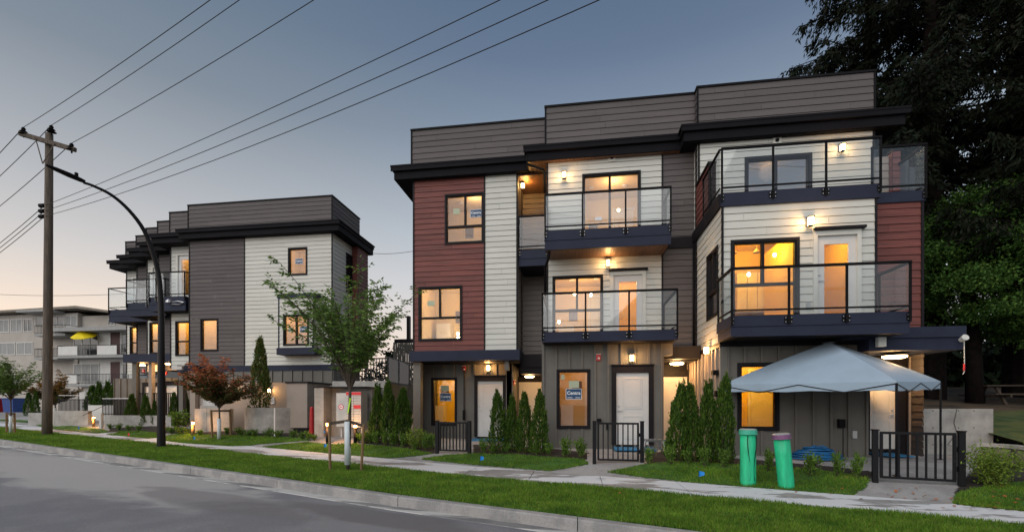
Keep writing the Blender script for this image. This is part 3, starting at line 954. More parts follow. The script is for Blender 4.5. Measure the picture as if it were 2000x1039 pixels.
def vent(parent, pl, s, z):
    mb = MB(); pbox(mb, pl, s - 0.12, s + 0.12, z - 0.12, z + 0.12, 0.02, 0.035)
    a = Vector(P3(pl, s, 0.035, z)); b = Vector(P3(pl, s, 0.075, z))
    mb.m = 1; mb.tube([a, b], [0.055, 0.045], 12)
    return mb.build('wall_vent', [M['cream'], M['metal']], parent)

def balcony(parent, x0, x1, yf, yb, zd, ztop, zb, tiers=None, posts=(), left=True, right=True, rleft=None, rright=None, soffit='wood', inset=0.0, fascia='navy'):
    """zd deck top, ztop rail top, zb underside of the beam; posts: x of the posts between the corners"""
    mb = MB()
    zm = tiers if tiers else zb
    mb.box(x0, x1, yf, yb - 0.002, zm, zd)
    if tiers:
        mb.box(x0 + 0.03, x1 - 0.03, yf + 0.045, yb - 0.003, zb + 0.02, zm - 0.001)
        mb.box(x0 + 0.005, x1 - 0.005, yf + 0.01, yf + 0.044, zb, zm - 0.028)
        mb.box(x0 - 0.008, x1 + 0.008, yf - 0.008, yb - 0.004, zm - 0.027, zm - 0.0015)
    o = mb.build('balcony', M[fascia], parent)
    if soffit:
        s_ = MB()
        n = max(2, int((x1 - x0) / 0.11))
        for i in range(n):
            a = x0 + 0.06 + (x1 - x0 - 0.12) * i / n; b = x0 + 0.06 + (x1 - x0 - 0.12) * (i + 1) / n - 0.006
            s_.box(a, b, yf + 0.07, yb - 0.01, (zb if not tiers else zb + 0.02) - 0.016, (zb if not tiers else zb + 0.02) - 0.001)
        s_.build('soffit', M[soffit], o)
    rl = MB()
    yr = yf - 0.03
    t = 0.045
    ax, bx = x0 + inset, x1
    def rail_run(p, q):
        rl.bar((p[0], p[1], ztop - 0.02), (q[0], q[1], ztop - 0.02), 0.06, 0.05)
        rl.bar((p[0], p[1], zd + 0.11), (q[0], q[1], zd + 0.11), 0.035, 0.035)
    rail_run((ax, yr), (bx, yr))
    ps = [ax + 0.02] + list(posts) + [bx - 0.02]
    for p in ps: rl.box(p - 0.023, p + 0.023, yr - 0.016, yr + 0.016, zd - 0.22, ztop - 0.046)
    if left:
        rail_run((ax + 0.02, yr + 0.028), (ax + 0.02, yb - 0.03))
        rl.box(ax + 0.002, ax + 0.038, yb - 0.10, yb - 0.06, zd, ztop - 0.0385)
    if right:
        rail_run((bx - 0.02, yr + 0.028), (bx - 0.02, yb - 0.03))
        rl.box(bx - 0.038, bx - 0.002, yb - 0.10, yb - 0.06, zd, ztop - 0.0385)
    rl.build('railing', M['metal'], o)
    for p in list(posts) + [ax + 0.05, bx - 0.05]:
        br = MB()
        if p in posts: br.box(p - 0.085, p + 0.085, yf - 0.012, yf - 0.001, zd - 0.19, zd - 0.05)
        else: br.box(p - 0.025, p + 0.025, yf - 0.012, yf - 0.001, zd - 0.19, zd - 0.05)
        br.m = 1
        for dx_ in ((-0.06, 0.06) if p in posts else (0.0,)):
            for zz in (zd - 0.075, zd - 0.165):
                br.tube([(p + dx_, yf - 0.011, zz), (p + dx_, yf - 0.024, zz)], 0.011, 6)
        br.build('bracket', [M['metal'], M['bolt']], o)
    for a, b in zip(ps, ps[1:]):
        g = MB(); g.box(a + 0.022, b - 0.022, yr - 0.004, yr + 0.004, zd + 0.03, ztop - 0.045); g.build('glass_panel', M['rail_glass'], o)
    if left:
        g = MB(); g.box(ax + 0.016, ax + 0.024, yr + 0.03, yb - 0.11, zd + 0.03, ztop - 0.045); g.build('glass_panel', M['rail_glass'], o)
    if right:
        g = MB(); g.box(bx - 0.024, bx - 0.016, yr + 0.03, yb - 0.11, zd + 0.03, ztop - 0.045); g.build('glass_panel', M['rail_glass'], o)
    return o

def eave(parent, x0, x1, yf, yb, z0=9.27, z1=9.72, soffit='eave', ret=0.35):
    mb = MB()
    mb.box(x0 + 0.10, x1 - 0.10, yf + 0.10, yb, z0, z0 + 0.27)
    mb.box(x0 + 0.05, x1 - 0.05, yf + 0.05, yb, z0 + 0.271, z1 - 0.06)
    mb.box(x0, x1, yf, yb + 0.001, z1 - 0.059, z1)
    mb.box(x0 + 0.01, x1 - 0.01, yf + 0.012, yf + 0.049, z1 - 0.19, z1 - 0.06)
    o = mb.build('eave', M['eave'], parent)
    s_ = MB()
    n = int((x1 - x0 - 0.3) / 0.11)
    for i in range(n):
        a = x0 + 0.14 + (x1 - x0 - 0.28) * i / n
        s_.box(a, a + (x1 - x0 - 0.28) / n - 0.008, yf + 0.14, yb - 0.02, z0 - 0.014, z0 - 0.001)
    s_.build('soffit', M[soffit], o)
    return o

def parapet(parent, x0, x1, yf, yb, z1=10.97, z0=9.721, left=True, right=True):
    mb = MB()
    siding(mb, ('f', yf), x0, x1, z0, z1 - 0.06)
    if left: siding(mb, ('l', x0), yf, yb, z0, z1 - 0.06)
    if right: siding(mb, ('r', x1), yf, yb, z0, z1 - 0.06)
    mb.quad((x0, yb, z0), (x1, yb, z0), (x1, yb, z1 - 0.06), (x0, yb, z1 - 0.06))
    o = mb.build('parapet', M['grey'], parent)
    c = MB(); c.box(x0 - 0.035, x1 + 0.035, yf - 0.035, yb + 0.03, z1 - 0.06, z1)
    c.box(x0 - 0.024, x0 + 0.03, yf - 0.024, yf + 0.0, z0, z1 - 0.061); c.box(x1 - 0.03, x1 + 0.024, yf - 0.024, yf + 0.0, z0, z1 - 0.061)
    c.build('coping', M['metal'], o)
    return o

def wall(parent, name, mb, m, label=None):
    return tag(mb.build(name, M[m], parent), label)

def vtrim(mb, pl, s, z0, z1, t=0.05, d=0.028):
    pbox(mb, pl, s - t / 2, s + t / 2, z0, z1, 0.0, d)

def trims(parent, *items, m='trim'):
    for it in items:
        q = MB(); vtrim(q, *it); q.build('corner_trim', M[m], parent)

def downpipe(parent, pts, r=0.04):
    mb = MB(); mb.tube(pts, r, 8); return mb.build('downpipe', M['metal'], parent, smooth=True)

# ================================================================== the near townhouse building
ZF1, ZF2, ZF3, ZE = 0.40, 3.55, 6.72, 9.28
X1, X2, X3, X4 = -5.65, -0.99, 3.52, 8.27
Y1, Y2, Y3, YB3 = 15.3, 14.75, 14.3, 12.05
A = thing('townhouse_building', 'three storey townhouse building with red, cream and grey siding and lit glass balconies', 'building', (1.3, 15.0, 0.3))
f1, f2, f3, fb = ('f', Y1), ('f', Y2), ('f', Y3), ('f', YB3)

# --- first house (red and cream, farthest along)
xr0, xr1 = PX(946.5, Y1), PX(1011, Y1)
wa = (PX(869, Y1), PX(945.5, Y1), PZ(907, 476.5, Y1), PZ(907, 378, Y1))
wb = (PX(817.5, Y1), PX(903, Y1), PZ(860, 666, Y1), PZ(860, 559, Y1))
mb = MB(); siding(mb, f1, X1, xr0, 3.38, 9.4, [wa, wb]); wall(A, 'siding', mb, 'red', 'deep red lap siding')
mb = MB(); siding(mb, f1, xr0, xr1, 3.38, 9.4); wall(A, 'siding', mb, 'cream', 'cream lap siding')
mb = MB(); siding(mb, ('r', xr1), Y1, 16.7, 3.38, 9.4); wall(A, 'siding', mb, 'brown')
trims(A, *[(f1, s, 3.38, 9.3) for s in (X1 + 0.02, xr0, xr1 - 0.02)], (('r', xr1), 16.2, 3.38, 9.3, 0.05))
mb = MB(); siding(mb, ('l', X1), Y1, 24, 0.3, 9.4); wall(A, 'siding', mb, 'grey')
w1 = window(A, f1, *wa, hb=PZ(907, 442, Y1), vb=[PX(908.5, Y1)], room=(12, (1.0,.66,.42)), depth=2.2, bulb=None)
window_sign(w1, f1, PX(929, Y1), PZ(929, 416, Y1), 0.40, 0.27); paper(w1, f1, PX(891, Y1), PZ(891, 412, Y1), 0.22, 0.2)
w2 = window(A, f1, *wb, hb=PZ(860, 620.5, Y1), vb=[PX(859, Y1)], room=(15, (1.0, 0.66, 0.34)), depth=2.2, side=(0.1, 0.9),
            bulb=[(PX(881 + a, Y1), PZ(881, b, Y1), d) for a, b, d in ((0, 644, .9), (5, 648, 1.1), (-4, 650, 1.2), (7, 655, .8), (12, 656, 1.3), (2, 660, 1.))])
paper(w2, f1, PX(841, Y1), PZ(841, 592, Y1), 0.26, 0.18)
# beam over the ground floor and what is under it
mb = MB(); mb.box(X1 - 0.06, PX(1014.7, 15.1), 15.1, 16.4, 3.03, 3.375)
bm = mb.build('canopy', M['navy'], A)
mb = MB(); mb.box(X1 - 0.06, PX(1014.7, 15.1), 15.4, 16.4, 3.012, 3.028); mb.build('soffit', M['trim'], bm)
YD1 = 16.3
pg = ('f', YD1)
wg = (PX(842.6, YD1), PX(892.5, YD1), PZ(867, 831, YD1), PZ(867, 737.5, YD1))
d1 = (PX(932.6, YD1), PX(982.4, YD1), ZF1, PZ(957, 744, YD1))
mb = MB(); battens(mb, pg, X1, PX(990, YD1), 0.25, 3.02, [wg, (d1[0], d1[1], d1[2] - 0.05, d1[3] + 0.1)]); wall(A, 'wall', mb, 'batten')
mb = MB(); mb.box(X1, X1 + 0.26, 15.3, 15.56, 0.25, 3.03); mb.build('pillar', M['batten'], A)
mb = MB(); mb.box(PX(986, 15.3), PX(994, 15.3), 15.25, 15.5, PZ(990, 723, 15.3), 3.03); mb.build('bracket', M['batten'], A)
w3 = window(A, pg, *wg, room=(20, (1.0,.62,.16)), room_mat='room_lamp_amber', depth=1.8, side=(0.4, 0.25))
window_sign(w3, pg, PX(869.5, YD1), PZ(869, 775.5, YD1), 0.42, 0.29); paper(w3, pg, PX(868, YD1), PZ(868, 758, YD1), 0.3, 0.2)
door(A, pg, *d1, knob='l')
wall_lamp(A, pg, PX(955, YD1), PZ(955, 719, YD1), 20, 1.0, (1.0, .48, .14))
strobe(A, pg, PX(906.5, YD1), PZ(906, 720, YD1))
mb = MB(); mb.box(d1[0] - .1, d1[1] + .15, YD1 - 0.9, YD1 - 0.05, ZF1 - 0.09, ZF1 - 0.06); tag(mb.build('doormat', M['mat_blue'], loc=(d1[0], YD1 - .5, ZF1 - .09)), 'bright blue protective mat at the white door behind the slim cedars', 'mat', 'blue mats at the doors')
mb = MB(); pbox(mb, pg, PX(905, YD1), PX(909, YD1), 1.0, 1.35, 0.02, 0.12); mb.tube([P3(pg, PX(907, YD1), .06, 1.35), P3(pg, PX(907, YD1), .06, 2.9)], 0.015, 6)
mb.build('electric_box', M['metal'], A)

# --- recess between the first and second house
pr = ('f', 16.7)
rx0, rx1 = xr1, X2
lo_, hi_ = (9.5, 9.5), 0
mb = MB(); siding(mb, pr, rx0, rx1, 3.3, 9.4); wall(A, 'siding', mb, 'brown')
mb = MB(); siding(mb, ('l', X2), Y2, 16.7, 3.3, 9.4); wall(A, 'siding', mb, 'cream')
balcony(A, rx0 + 0.02, rx1 - 0.01, 15.35, 16.68, ZF3, 7.86, 6.19, tiers=6.46, left=False, right=False, soffit='trim')
wall_lamp(A, ('r', xr1), 15.75, PZ(1022.6, 365, 15.8), 16, 1.0, (1.0, 0.50, 0.12))
vent(A, pr, PX(1040, 16.7), PZ(1040, 369, 16.7))
mb = MB(); mb.box(rx0, rx1, 15.9, 16.2, 2.85, 3.3); mb.box(rx0, rx1, 15.95, 18.0, 2.62, 2.849); mb.build('canopy', M['trim'], A)
prd = ('f', 18.0)
d2 = (PX(1012, 18), PX(1058, 18), ZF1, PZ(1035, 746, 18))
mb = MB(); battens(mb, prd, PX(1003, 18), X2, 0.25, 2.62, [(d2[0], d2[1], d2[2] - .05, d2[3] + .1)]); wall(A, 'wall', mb, 'batten')
mb = MB(); battens(mb, ('r', PX(1004, 16.9)), YD1, 18, 0.25, 3.0); battens(mb, ('l', X2), 13.3, 18, 0.25, 3.25); wall(A, 'wall', mb, 'batten')
door(A, prd, *d2, knob='r')
ceiling_lamp(A, PX(1034, 16.6), 16.6, 2.62, 9, 0.17)
strobe(A, ('r', PX(1004, 16.9)), 16.6, 2.35)

# --- second house (cream with two balconies)
xc = PX(1293.5, Y2)
ws = (PX(1137, Y2), PX(1251.5, Y2), 6.78, PZ(1195, 337, Y2))
wn = (PX(1079, Y2), PX(1178, Y2), ZF2 + 0.12, PZ(1128, 538, Y2))
dn = (PX(1198, Y2), PX(1254, Y2), ZF2 + 0.05, PZ(1225, 537.5, Y2))
dop = (dn[0], dn[1], dn[2], dn[3])
mb = MB(); siding(mb, f2, X2, xc, 3.4, 9.5, [ws, wn, dop]); wall(A, 'siding', mb, 'cream', 'cream lap siding behind the balconies')
mb = MB(); siding(mb, f2, xc, X3, 3.2, 9.5); wall(A, 'siding', mb, 'grey')
trims(A, *[(f2, s, 3.4, 9.4) for s in (X2 + 0.02, xc)])
mb = MB(); pbox(mb, f2, xc + 0.03, X3, 6.35, 6.68, 0.02, 0.06); mb.build('floor_band', M['trim'], A)
w4 = window(A, f2, *ws, vb=[PX(1191, Y2)], room=(18, (1.0, 0.62, 0.36)), depth=2.6, name='sliding_door', bulb=[(PX(1208, 15.8), PZ(1208, 411, 15.8), 1.05)])
paper(w4, f2, PX(1169, Y2), PZ(1169, 426, Y2), 0.2, 0.1, 'sign_white')
w5 = window(A, f2, *wn, hb=PZ(1128, 606, Y2), vb=[PX(1127, Y2)], room=(21, (1.0, 0.58, 0.20)), depth=2.6, side=(0.06, 0.5),
            bulb=[(PX(1150 + a, 16), PZ(1150, b, 16), 1.2) for a, b in ((4, 577), (-28, 574))] + [(PX(1092, 16), PZ(1092, 630, 16), 1.1)])
dr = door(A, f2, *dn, glazed=True, knob='l', fm='wtrim', top=0.12, room=(28, (1.0, 0.62, 0.16)), room_mat='room_lamp_amber')
mb = MB(); mb.box(dn[0] - 0.14, dn[1] + 0.16, Y2 - 0.14, Y2, dn[3] + 0.125, dn[3] + 0.18); mb.build('door_hood', M['trim'], A)
wall_lamp(A, f2, PX(1102, Y2), PZ(1102, 346, Y2), 9, 1.05)
wall_lamp(A, f2, PX(1187, Y2), PZ(1187, 516, Y2), 12, 1.05)
vent(A, f2, PX(1195, Y2), PZ(1195, 309, Y2))
balcony(A, X2 + 0.0, 2.65, 13.75, Y2, ZF3, 7.80, 6.16, tiers=6.46, posts=[PX(1137.6, 13.72), PX(1222, 13.72)])
balcony(A, X2 + 0.0, 2.62, 12.72, Y2, ZF2, 4.62, 3.27, posts=[PX(1143.7, 12.7), PX(1228.6, 12.7)], soffit='trim')
YG2 = 13.3
pg2 = ('f', YG2)
wgx = (PX(1087, YG2), PX(1153, YG2), PZ(1120, 837, YG2), PZ(1120, 721, YG2))
d3 = (PX(1203.5, YG2), PX(1267, YG2), PZ(1235, 868, YG2), PZ(1235, 727.5, YG2))
xg2 = PX(1293, YG2)
mb = MB(); battens(mb, pg2, X2, xg2, 0.25, 3.268, [wgx, (d3[0], d3[1], d3[2], d3[3])], step=0.38); wall(A, 'wall', mb, 'batten')
mb = MB(); mb.box(xg2 + 0.002, 2.6, YG2, YG2 + 0.9, 2.93, 3.268); mb.build('bulkhead', M['batten'], A)
mb = MB(); battens(mb, ('r', xg2), YG2 + 0.001, 15.6, 0.25, 3.2); wall(A, 'wall', mb, 'batten')
w6 = window(A, pg2, *wgx, room=(8, (1.0, 0.56, 0.34)), depth=1.9, side=(0.04, 0.5))
window_sign(w6, pg2, PX(1120.5, YG2), PZ(1120, 769, YG2), 0.45, 0.31); paper(w6, pg2, PX(1121, YG2), PZ(1121, 750, YG2), 0.29, 0.2)
paper(w6, pg2, PX(1099, YG2), PZ(1099, 736, YG2), 0.1, 0.14)
door(A, pg2, *d3, knob='l', frame=0.13, top=0.2)
wall_lamp(A, pg2, PX(1233, YG2), PZ(1233, 700, YG2), 15, 1.0, (1.0, .50, .16))
strobe(A, pg2, PX(1168.5, YG2), PZ(1168, 698.5, YG2))
mb = MB(); pbox(mb, pg2, PX(1166, YG2), PX(1174, YG2), PZ(1170, 824, YG2), PZ(1170, 817, YG2), 0.02, 0.1); pbox(mb, pg2, PX(1184, YG2), PX(1188, YG2), 0.85, 1.02, 0.02, 0.1)
mb.build('outlet_cover', M['metal'], A)
mb = MB(); mb.box(d3[0] - .1, d3[1] + .1, YG2 - 0.85, YG2 - 0.05, d3[2] - 0.09, d3[2] - 0.06); tag(mb.build('doormat', M['mat_blue'], loc=(d3[0], YG2 - .5, d3[2] - .09)), 'bright blue protective mat at the white door behind the middle gate', 'mat', 'blue mats at the doors')
# recess with the third door
mb = MB(); mb.box(xg2 + 0.003, X3, 13.9, 14.3, 2.88, 3.24); mb.box(xg2 + 0.003, X3, 14.301, 15.5, 2.86, 3.24); mb.build('canopy', M['trim'], A)
pd3 = ('f', 15.5)
d4 = (PX(1294, 15.5), PX(1342, 15.5), ZF1, 2.46)
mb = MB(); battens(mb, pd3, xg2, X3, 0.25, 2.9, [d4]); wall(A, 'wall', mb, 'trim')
door(A, pd3, *d4, knob='r')
ceiling_lamp(A, PX(1322, 14.7), 14.7, 2.86, 14, 0.2)
# --- third house
mb = MB(); battens(mb, ('l', X3), YB3, 15.5, 0.25, 3.0, step=0.36); wall(A, 'wall', mb, 'tan', 'tan board and batten side wall under the lamp')
wall_lamp(A, ('l', X3), 12.95, PZ(1384, 684, 12.95), 34, 1.0, (1.0, .50, .17))
mb = MB(); pbox(mb, ('l', X3), 12.2, 12.36, 2.3, 2.42, 0.02, 0.16); mb.build('security_camera', M['metal'], A)
mb = MB(); pbox(mb, ('l', X3), 12.2, 12.32, 1.75, 1.9, 0.02, 0.1); mb.build('outlet_cover', M['metal'], A)
mb = MB(); mb.box(X3 - 0.02, X3 + 0.14, YB3 - 0.02, YB3 + 0.1, 0.25, 2.979); mb.build('pillar', M['batten'], A)
pb = fb
wg3 = (PX(1440, YB3), PX(1521.7, YB3), PZ(1480, 841, YB3), PZ(1480, 708, YB3))
xg3 = PX(1692.6, YB3)
mb = MB(); battens(mb, pb, X3 + 0.141, xg3, 0.25, 2.979, [wg3], step=0.37); battens(mb, ('r', xg3), YB3, 12.85, 0.25, 2.9)
wall(A, 'wall', mb, 'batten')
window(A, pb, *wg3, room=(34, (1.0,.56,.06)), depth=1.9, room_mat='room_lamp_amber', tw=0.07, side=(0.05, 0.6))
mb = MB(); pbox(mb, pb, PX(1634, YB3), PX(1646, YB3), PZ(1640, 835, YB3), PZ(1640, 818, YB3), 0.02, 0.12); mb.tube([P3(pb, PX(1642, YB3), .1, PZ(1642, 835, YB3)), P3(pb, PX(1642, YB3), .1, 0.32)], 0.012, 6)
mb.build('outlet_cover', M['metal'], A)
mb = MB(); pbox(mb, pb, PX(1661, YB3), PX(1669.5, YB3), PZ(1665, 855, YB3), PZ(1665, 841, YB3), 0.02, 0.1); mb.build('outlet_cover', M['mailgrey'], A)
YD5 = 12.85
pd5 = ('f', YD5)
d5 = (PX(1697, YD5), PX(1749, YD5), PZ(1720, 876, YD5), PZ(1720, 736, YD5))
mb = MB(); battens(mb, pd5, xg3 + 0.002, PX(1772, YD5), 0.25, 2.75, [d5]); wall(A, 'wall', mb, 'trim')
door(A, pd5, *d5, knob='r')
mb = MB(); mb.box(d5[0] - .1, PX(1775, 12.2), YD5 - 0.9, YD5 - 0.06, 0.33, 0.35); tag(mb.build('doormat', M['mat_blue'], loc=(d5[0], YD5 - .5, .33)), 'bright blue protective mat at the far right door behind the tall gate', 'mat', 'blue mats at the doors')
mb = MB(); mb.box(PX(1772, YD5), X4 - 0.02, YD5 - 0.02, YD5 + 0.2, 0.25, 2.75); mb.build('wall', M['tan'], A)
ceiling_lamp(A, PX(1747, 12.1), 12.1, 2.74, 14, 0.24)
# projecting box on the second floor
xw = PX(1712, YB3)
wk = (PX(1426.7, YB3), PX(1561, YB3), ZF2 + 0.05, PZ(1494, 466.5, YB3))
dk = (PX(1595, YB3), PX(1672.5, YB3), ZF2 + 0.03, PZ(1633, 460, YB3))
mb = MB(); siding(mb, pb, X3, xw, 3.1, 6.44, [wk, dk]); wall(A, 'siding', mb, 'cream', 'cream lap siding of the projecting middle floor')
YR3 = 12.45
mb = MB(); siding(mb, ('f', YR3), xw, X4, 3.1, 6.5); wall(A, 'siding', mb, 'red', 'deep red lap siding')
mb = MB(); siding(mb, ('r', X4), YR3, 22, 0.3, 6.5); wall(A, 'siding', mb, 'grey')
mb = MB(); siding(mb, ('r', xw), YB3, YR3, 3.1, 6.44); wall(A, 'siding', mb, 'cream')

def PY(u, X):
    dx, dy = ray(u); return X * dy / dx
ya, yb_ = PY(1408 - 2, X3), PY(1384, X3)
wls = (YB3 + 0.22, 13.3, PZ(1395, 620, 12.7), PZ(1395, 488, 12.7))
mb = MB(); siding(mb, ('l', X3), YB3, Y2, 3.1, 6.44, [wls]); wall(A, 'siding', mb, 'cream')
window(A, ('l', X3), *wls, hb=PZ(1395, 568, 12.7), vb=[12.8], room=(6, PEACH), gl='glass_dark', depth=0.2, side=(0.05, 0.05))
trims(A, (fb, X3 + 0.02, 3.1, 6.44, 0.05), (fb, xw - 0.02, 3.1, 6.44, 0.05), (('f', YR3), X4 - 0.03, 3.1, 6.45, 0.06), (('l', X3), Y2 - 0.35, 3.1, 9.3, 0.07, 0.05))
w7 = window(A, pb, *wk, hb=PZ(1494, 555, YB3), vb=[PX(1490, YB3)], room=(50, (1.0, 0.60, 0.05)), depth=2.8, side=(-0.0, 0.5), cabinet=True, room_mat='room_lamp_amber', roomz=(3.4, 6.2), tw=0.07,
            bulb=[(PX(1513, 13.2), PZ(1513, 498, 13.2), 1.15), (PX(1461, 13.6), PZ(1461, 537, 13.6), 1.5)])
door(A, pb, *dk, glazed=True, knob='l', fm='wtrim', frame=0.09, top=0.12, room=(18, (1.0, 0.60, 0.12)), room_mat='room_lamp_amber')
mb = MB(); mb.box(dk[0] - 0.08, dk[1] + 0.16, YB3 - 0.13, YB3, dk[3] + 0.125, dk[3] + 0.185); mb.build('door_hood', M['trim'], A)
wall_lamp(A, pb, PX(1578.5, YB3), PZ(1578, 436, YB3), 13, 1.1)
mb = MB(); pbox(mb, pb, PX(1574, YB3), PX(1580, YB3), PZ(1577, 603, YB3), PZ(1577, 592, YB3), 0.02, 0.08); mb.build('outlet_cover', M['mailgrey'], A)
balcony(A, PX(1427, 10.98), PX(1778, 10.98), 10.98, YB3, ZF2, 4.62, 3.08, tiers=3.33, posts=[PX(1541, 10.95), PX(1654, 10.95)], soffit='eave')
mb = MB(); mb.box(X3 - 0.05, xw, YB3 - 0.02, Y2, 2.98, 3.098); mb.build('floor_band', M['trim'], A)
mb = MB(); mb.box(PX(1405, 11.9) - .01, X3 - 0.051, 12.2, Y2, 3.0, 3.09); 
# side walkway of the lower balcony along the left wall
# top deck: the box roof is the floor of the upper balcony
mb = MB(); mb.box(X3 + 0.01, xw, YB3, Y3, 6.44, 6.5); mb.box(xw, X4, YR3, Y3, 6.5, 6.56); mb.build('roof_deck', M['navy'], A)
balcony(A, X3 - 0.03, xw + 0.06, 12.0, 13.4, 6.77, 7.86, 6.44, posts=[PX(1510, 11.97), PX(1613.6, 11.97)], right=False, left=False, soffit=None)
balcony(A, xw + 0.07, X4 + 0.02, 12.4, 13.4, 6.72, 7.82, 6.46, right=True, left=False, soffit=None)
# side fascia, railing and red privacy wing at the left of the upper deck
yw = PY(1376, X3); 
mb = MB(); mb.box(X3 - 0.07, X3 + 0.0, 12.05, Y2, 6.44, 6.77); mb.build('fascia', M['trim'], A)
rl = MB(); xs_ = X3 - 0.05
rl.bar((xs_, 12.0, 7.84), (xs_, 13.6, 7.84), 0.05, 0.035); rl.bar((xs_, 12.0, 6.88), (xs_, 13.6, 6.88), 0.03, 0.03)
for yy in (12.75, 13.5): rl.box(xs_ - 0.018, xs_ + 0.018, yy, yy + 0.036, 6.5, 7.82)
ro = rl.build('side_railing', M['metal'], A)
for ya_, yb2 in ((12.02, 12.74), (12.8, 13.48)):
    g = MB(); g.box(xs_ - 0.004, xs_ + 0.004, ya_, yb2, 6.8, 7.8); g.build('glass_panel', M['rail_glass'], ro)
mb = MB(); siding(mb, ('l', X3 - 0.03), 13.0, Y3 + 0.2, 6.72, 8.0); mb.quad((X3 + 0.1, 13.0, 6.72), (X3 + 0.1, 14.3, 6.72), (X3 + 0.1, 14.3, 8.0), (X3 + 0.1, 13.0, 8.0))
rw = tag(mb.build('privacy_wing', M['red'], A), 'red sided privacy wing of the top deck')
mb = MB(); mb.box(X3 - 0.08, X3 + 0.14, 12.95, 14.28, 8.0, 8.05); mb.box(X3 - 0.06, X3 + 0.12, 12.93, 12.998, 6.72, 8.0); mb.build('coping', M['trim'], rw)
# third floor wall
wt = (PX(1454, Y3), PX(1585.6, Y3), 6.85, PZ(1520, 303.5, Y3))
mb = MB(); siding(mb, f3, X3, X4, 6.5, 9.5, [wt]); wall(A, 'siding', mb, 'cream', 'cream lap siding behind the top deck')
mb = MB(); siding(mb, ('l', X3), Y3, Y2, 6.5, 9.5); wall(A, 'siding', mb, 'cream')
mb = MB(); siding(mb, ('r', X4), Y3, 22, 6.5, 9.5); wall(A, 'siding', mb, 'grey')
trims(A, (f3, X3 + 0.02, 6.6, 9.3), (f3, X4 - 0.03, 6.6, 9.3, 0.06))
window(A, f3, *wt, vb=[PX(1516, Y3)], gl='glass_dark', room=(5, PEACH), depth=2.4, tw=0.08, name='sliding_door')
wall_lamp(A, f3, PX(1641, Y3), PZ(1641, 293, Y3), 9, 1.05)
vent(A, f3, PX(1517, Y3), PZ(1517, 275.5, Y3))
# small red wall piece and lit return at the right end of the deck
xp_ = PX(1751, 13.3)
mb = MB(); siding(mb, ('f', 13.3), xp_ - .09, xp_ + .09, 6.74, 8.15); mb.box(xp_ - .085, xp_ + .085, 13.33, 13.5, 6.74, 8.15)
rp_ = tag(mb.build('privacy_wing', M['red'], A), 'narrow red sided post at the far end of the top deck')
mb = MB(); mb.box(xp_ - .11, xp_ + .11, 13.26, 13.52, 8.151, 8.19); mb.build('coping', M['trim'], rp_)
mb = MB(); siding(mb, ('f', 13.46), xp_ - .42, xp_ - .091, 6.74, 8.1); mb.box(xp_ - .42, xp_ - .092, 13.49, 13.55, 6.74, 8.1); wall(A, 'screen_wall', mb, 'tan')
mb = MB(); mb.box(xp_ + .30, xp_ + .44, 13.3, 13.42, 6.74, 7.7); mb.box(xp_ + .10, xp_ + .30, 13.32, 13.36, 6.74, 7.9); mb.build('deck_cabinet', M['pglass'], A)
# canopy wrapping the right end
mb = MB()
cx0, cx1 = PX(1768, 11.55), PX(1886.5, 11.55)
mb.box(PX(1700, 11.55), cx1, 11.60, YD5, 2.78, 3.06); mb.box(cx0 - 1.3, cx1 + 0.02, 11.56, YD5 + 0.001, 3.061, 3.30)
mb.box(cx0 - 1.3, cx1 + 0.0, YD5 + 0.002, 16, 2.80, 3.29)
mb.build('canopy', M['navy'], A)
mb = MB(); mb.box(PX(1713, 11.5), PX(1728.5, 11.5), 11.45, 11.559, PZ(1720, 677, 11.5), 3.07); mb.build('bracket', M['wtrim'], A)
mb = MB(); mb.tube([(cx1 - .1, 11.55, 2.98), (cx1 - .1, 11.42, 3.03)], [0.05, 0.07], 10); mb.tube([(cx1 - .1, 11.46, 2.95), (cx1 - .09, 11.46, 2.3), (cx1 - .12, 11.46, 2.22)], 0.008, 5)
mb.m = 1; mb.tube([(cx1 - .1, 11.46, 2.45), (cx1 - .1, 11.46, 2.3)], 0.018, 6)
mb.build('hanging_sensor', [M['paint_white'], M['redsign']], A)
# eaves, parapets, roofs
eave(A, -6.36, X2 - 0.3, 15.0, 24)
eave(A, -1.72, X3 - 0.3, 14.45, 24, soffit='wood')
eave(A, 2.98, 9.02, 14.0, 24)
parapet(A, X1, X2, Y1 - 0.15, 23)
parapet(A, X2 - 0.03, X3, 14.56, 23)
parapet(A, X3 - 0.02, X4, Y3, 23)
mb = MB(); mb.box(X1 + .1, X4 - .1, 16, 23, 9.3, 9.9); mb.box(X1 + 0.02, X4 - 0.02, 23.8, 24, 0.2, 9.3); mb.build('roof', M['eave'], A)
mb = MB(); mb.box(rx0 + .02, rx1 - .02, 15.32, 16.68, 9.20, 9.255); mb.build('soffit', M['wood'], A)
downpipe(A, [(X2 - 0.62, 14.55, 9.45), (X2 - 0.62, 14.6, 9.2), (X2 - 0.1, 14.75, 9.05), (X2 - 0.06, 14.7, 8.9), (X2 - 0.06, 14.7, 8.3)])
downpipe(A, [(X2 + 0.12, 13.9, 6.15), (X2 + 0.12, 13.95, 6.0), (X2 - 0.02, 14.3, 5.8), (X2 - 0.05, 14.68, 5.6), (X2 - 0.05, 14.68, 3.4)])
downpipe(A, [(X3 - 0.06, 14.55, 6.4), (X3 - 0.06, 14.55, 3.1)], 0.035)

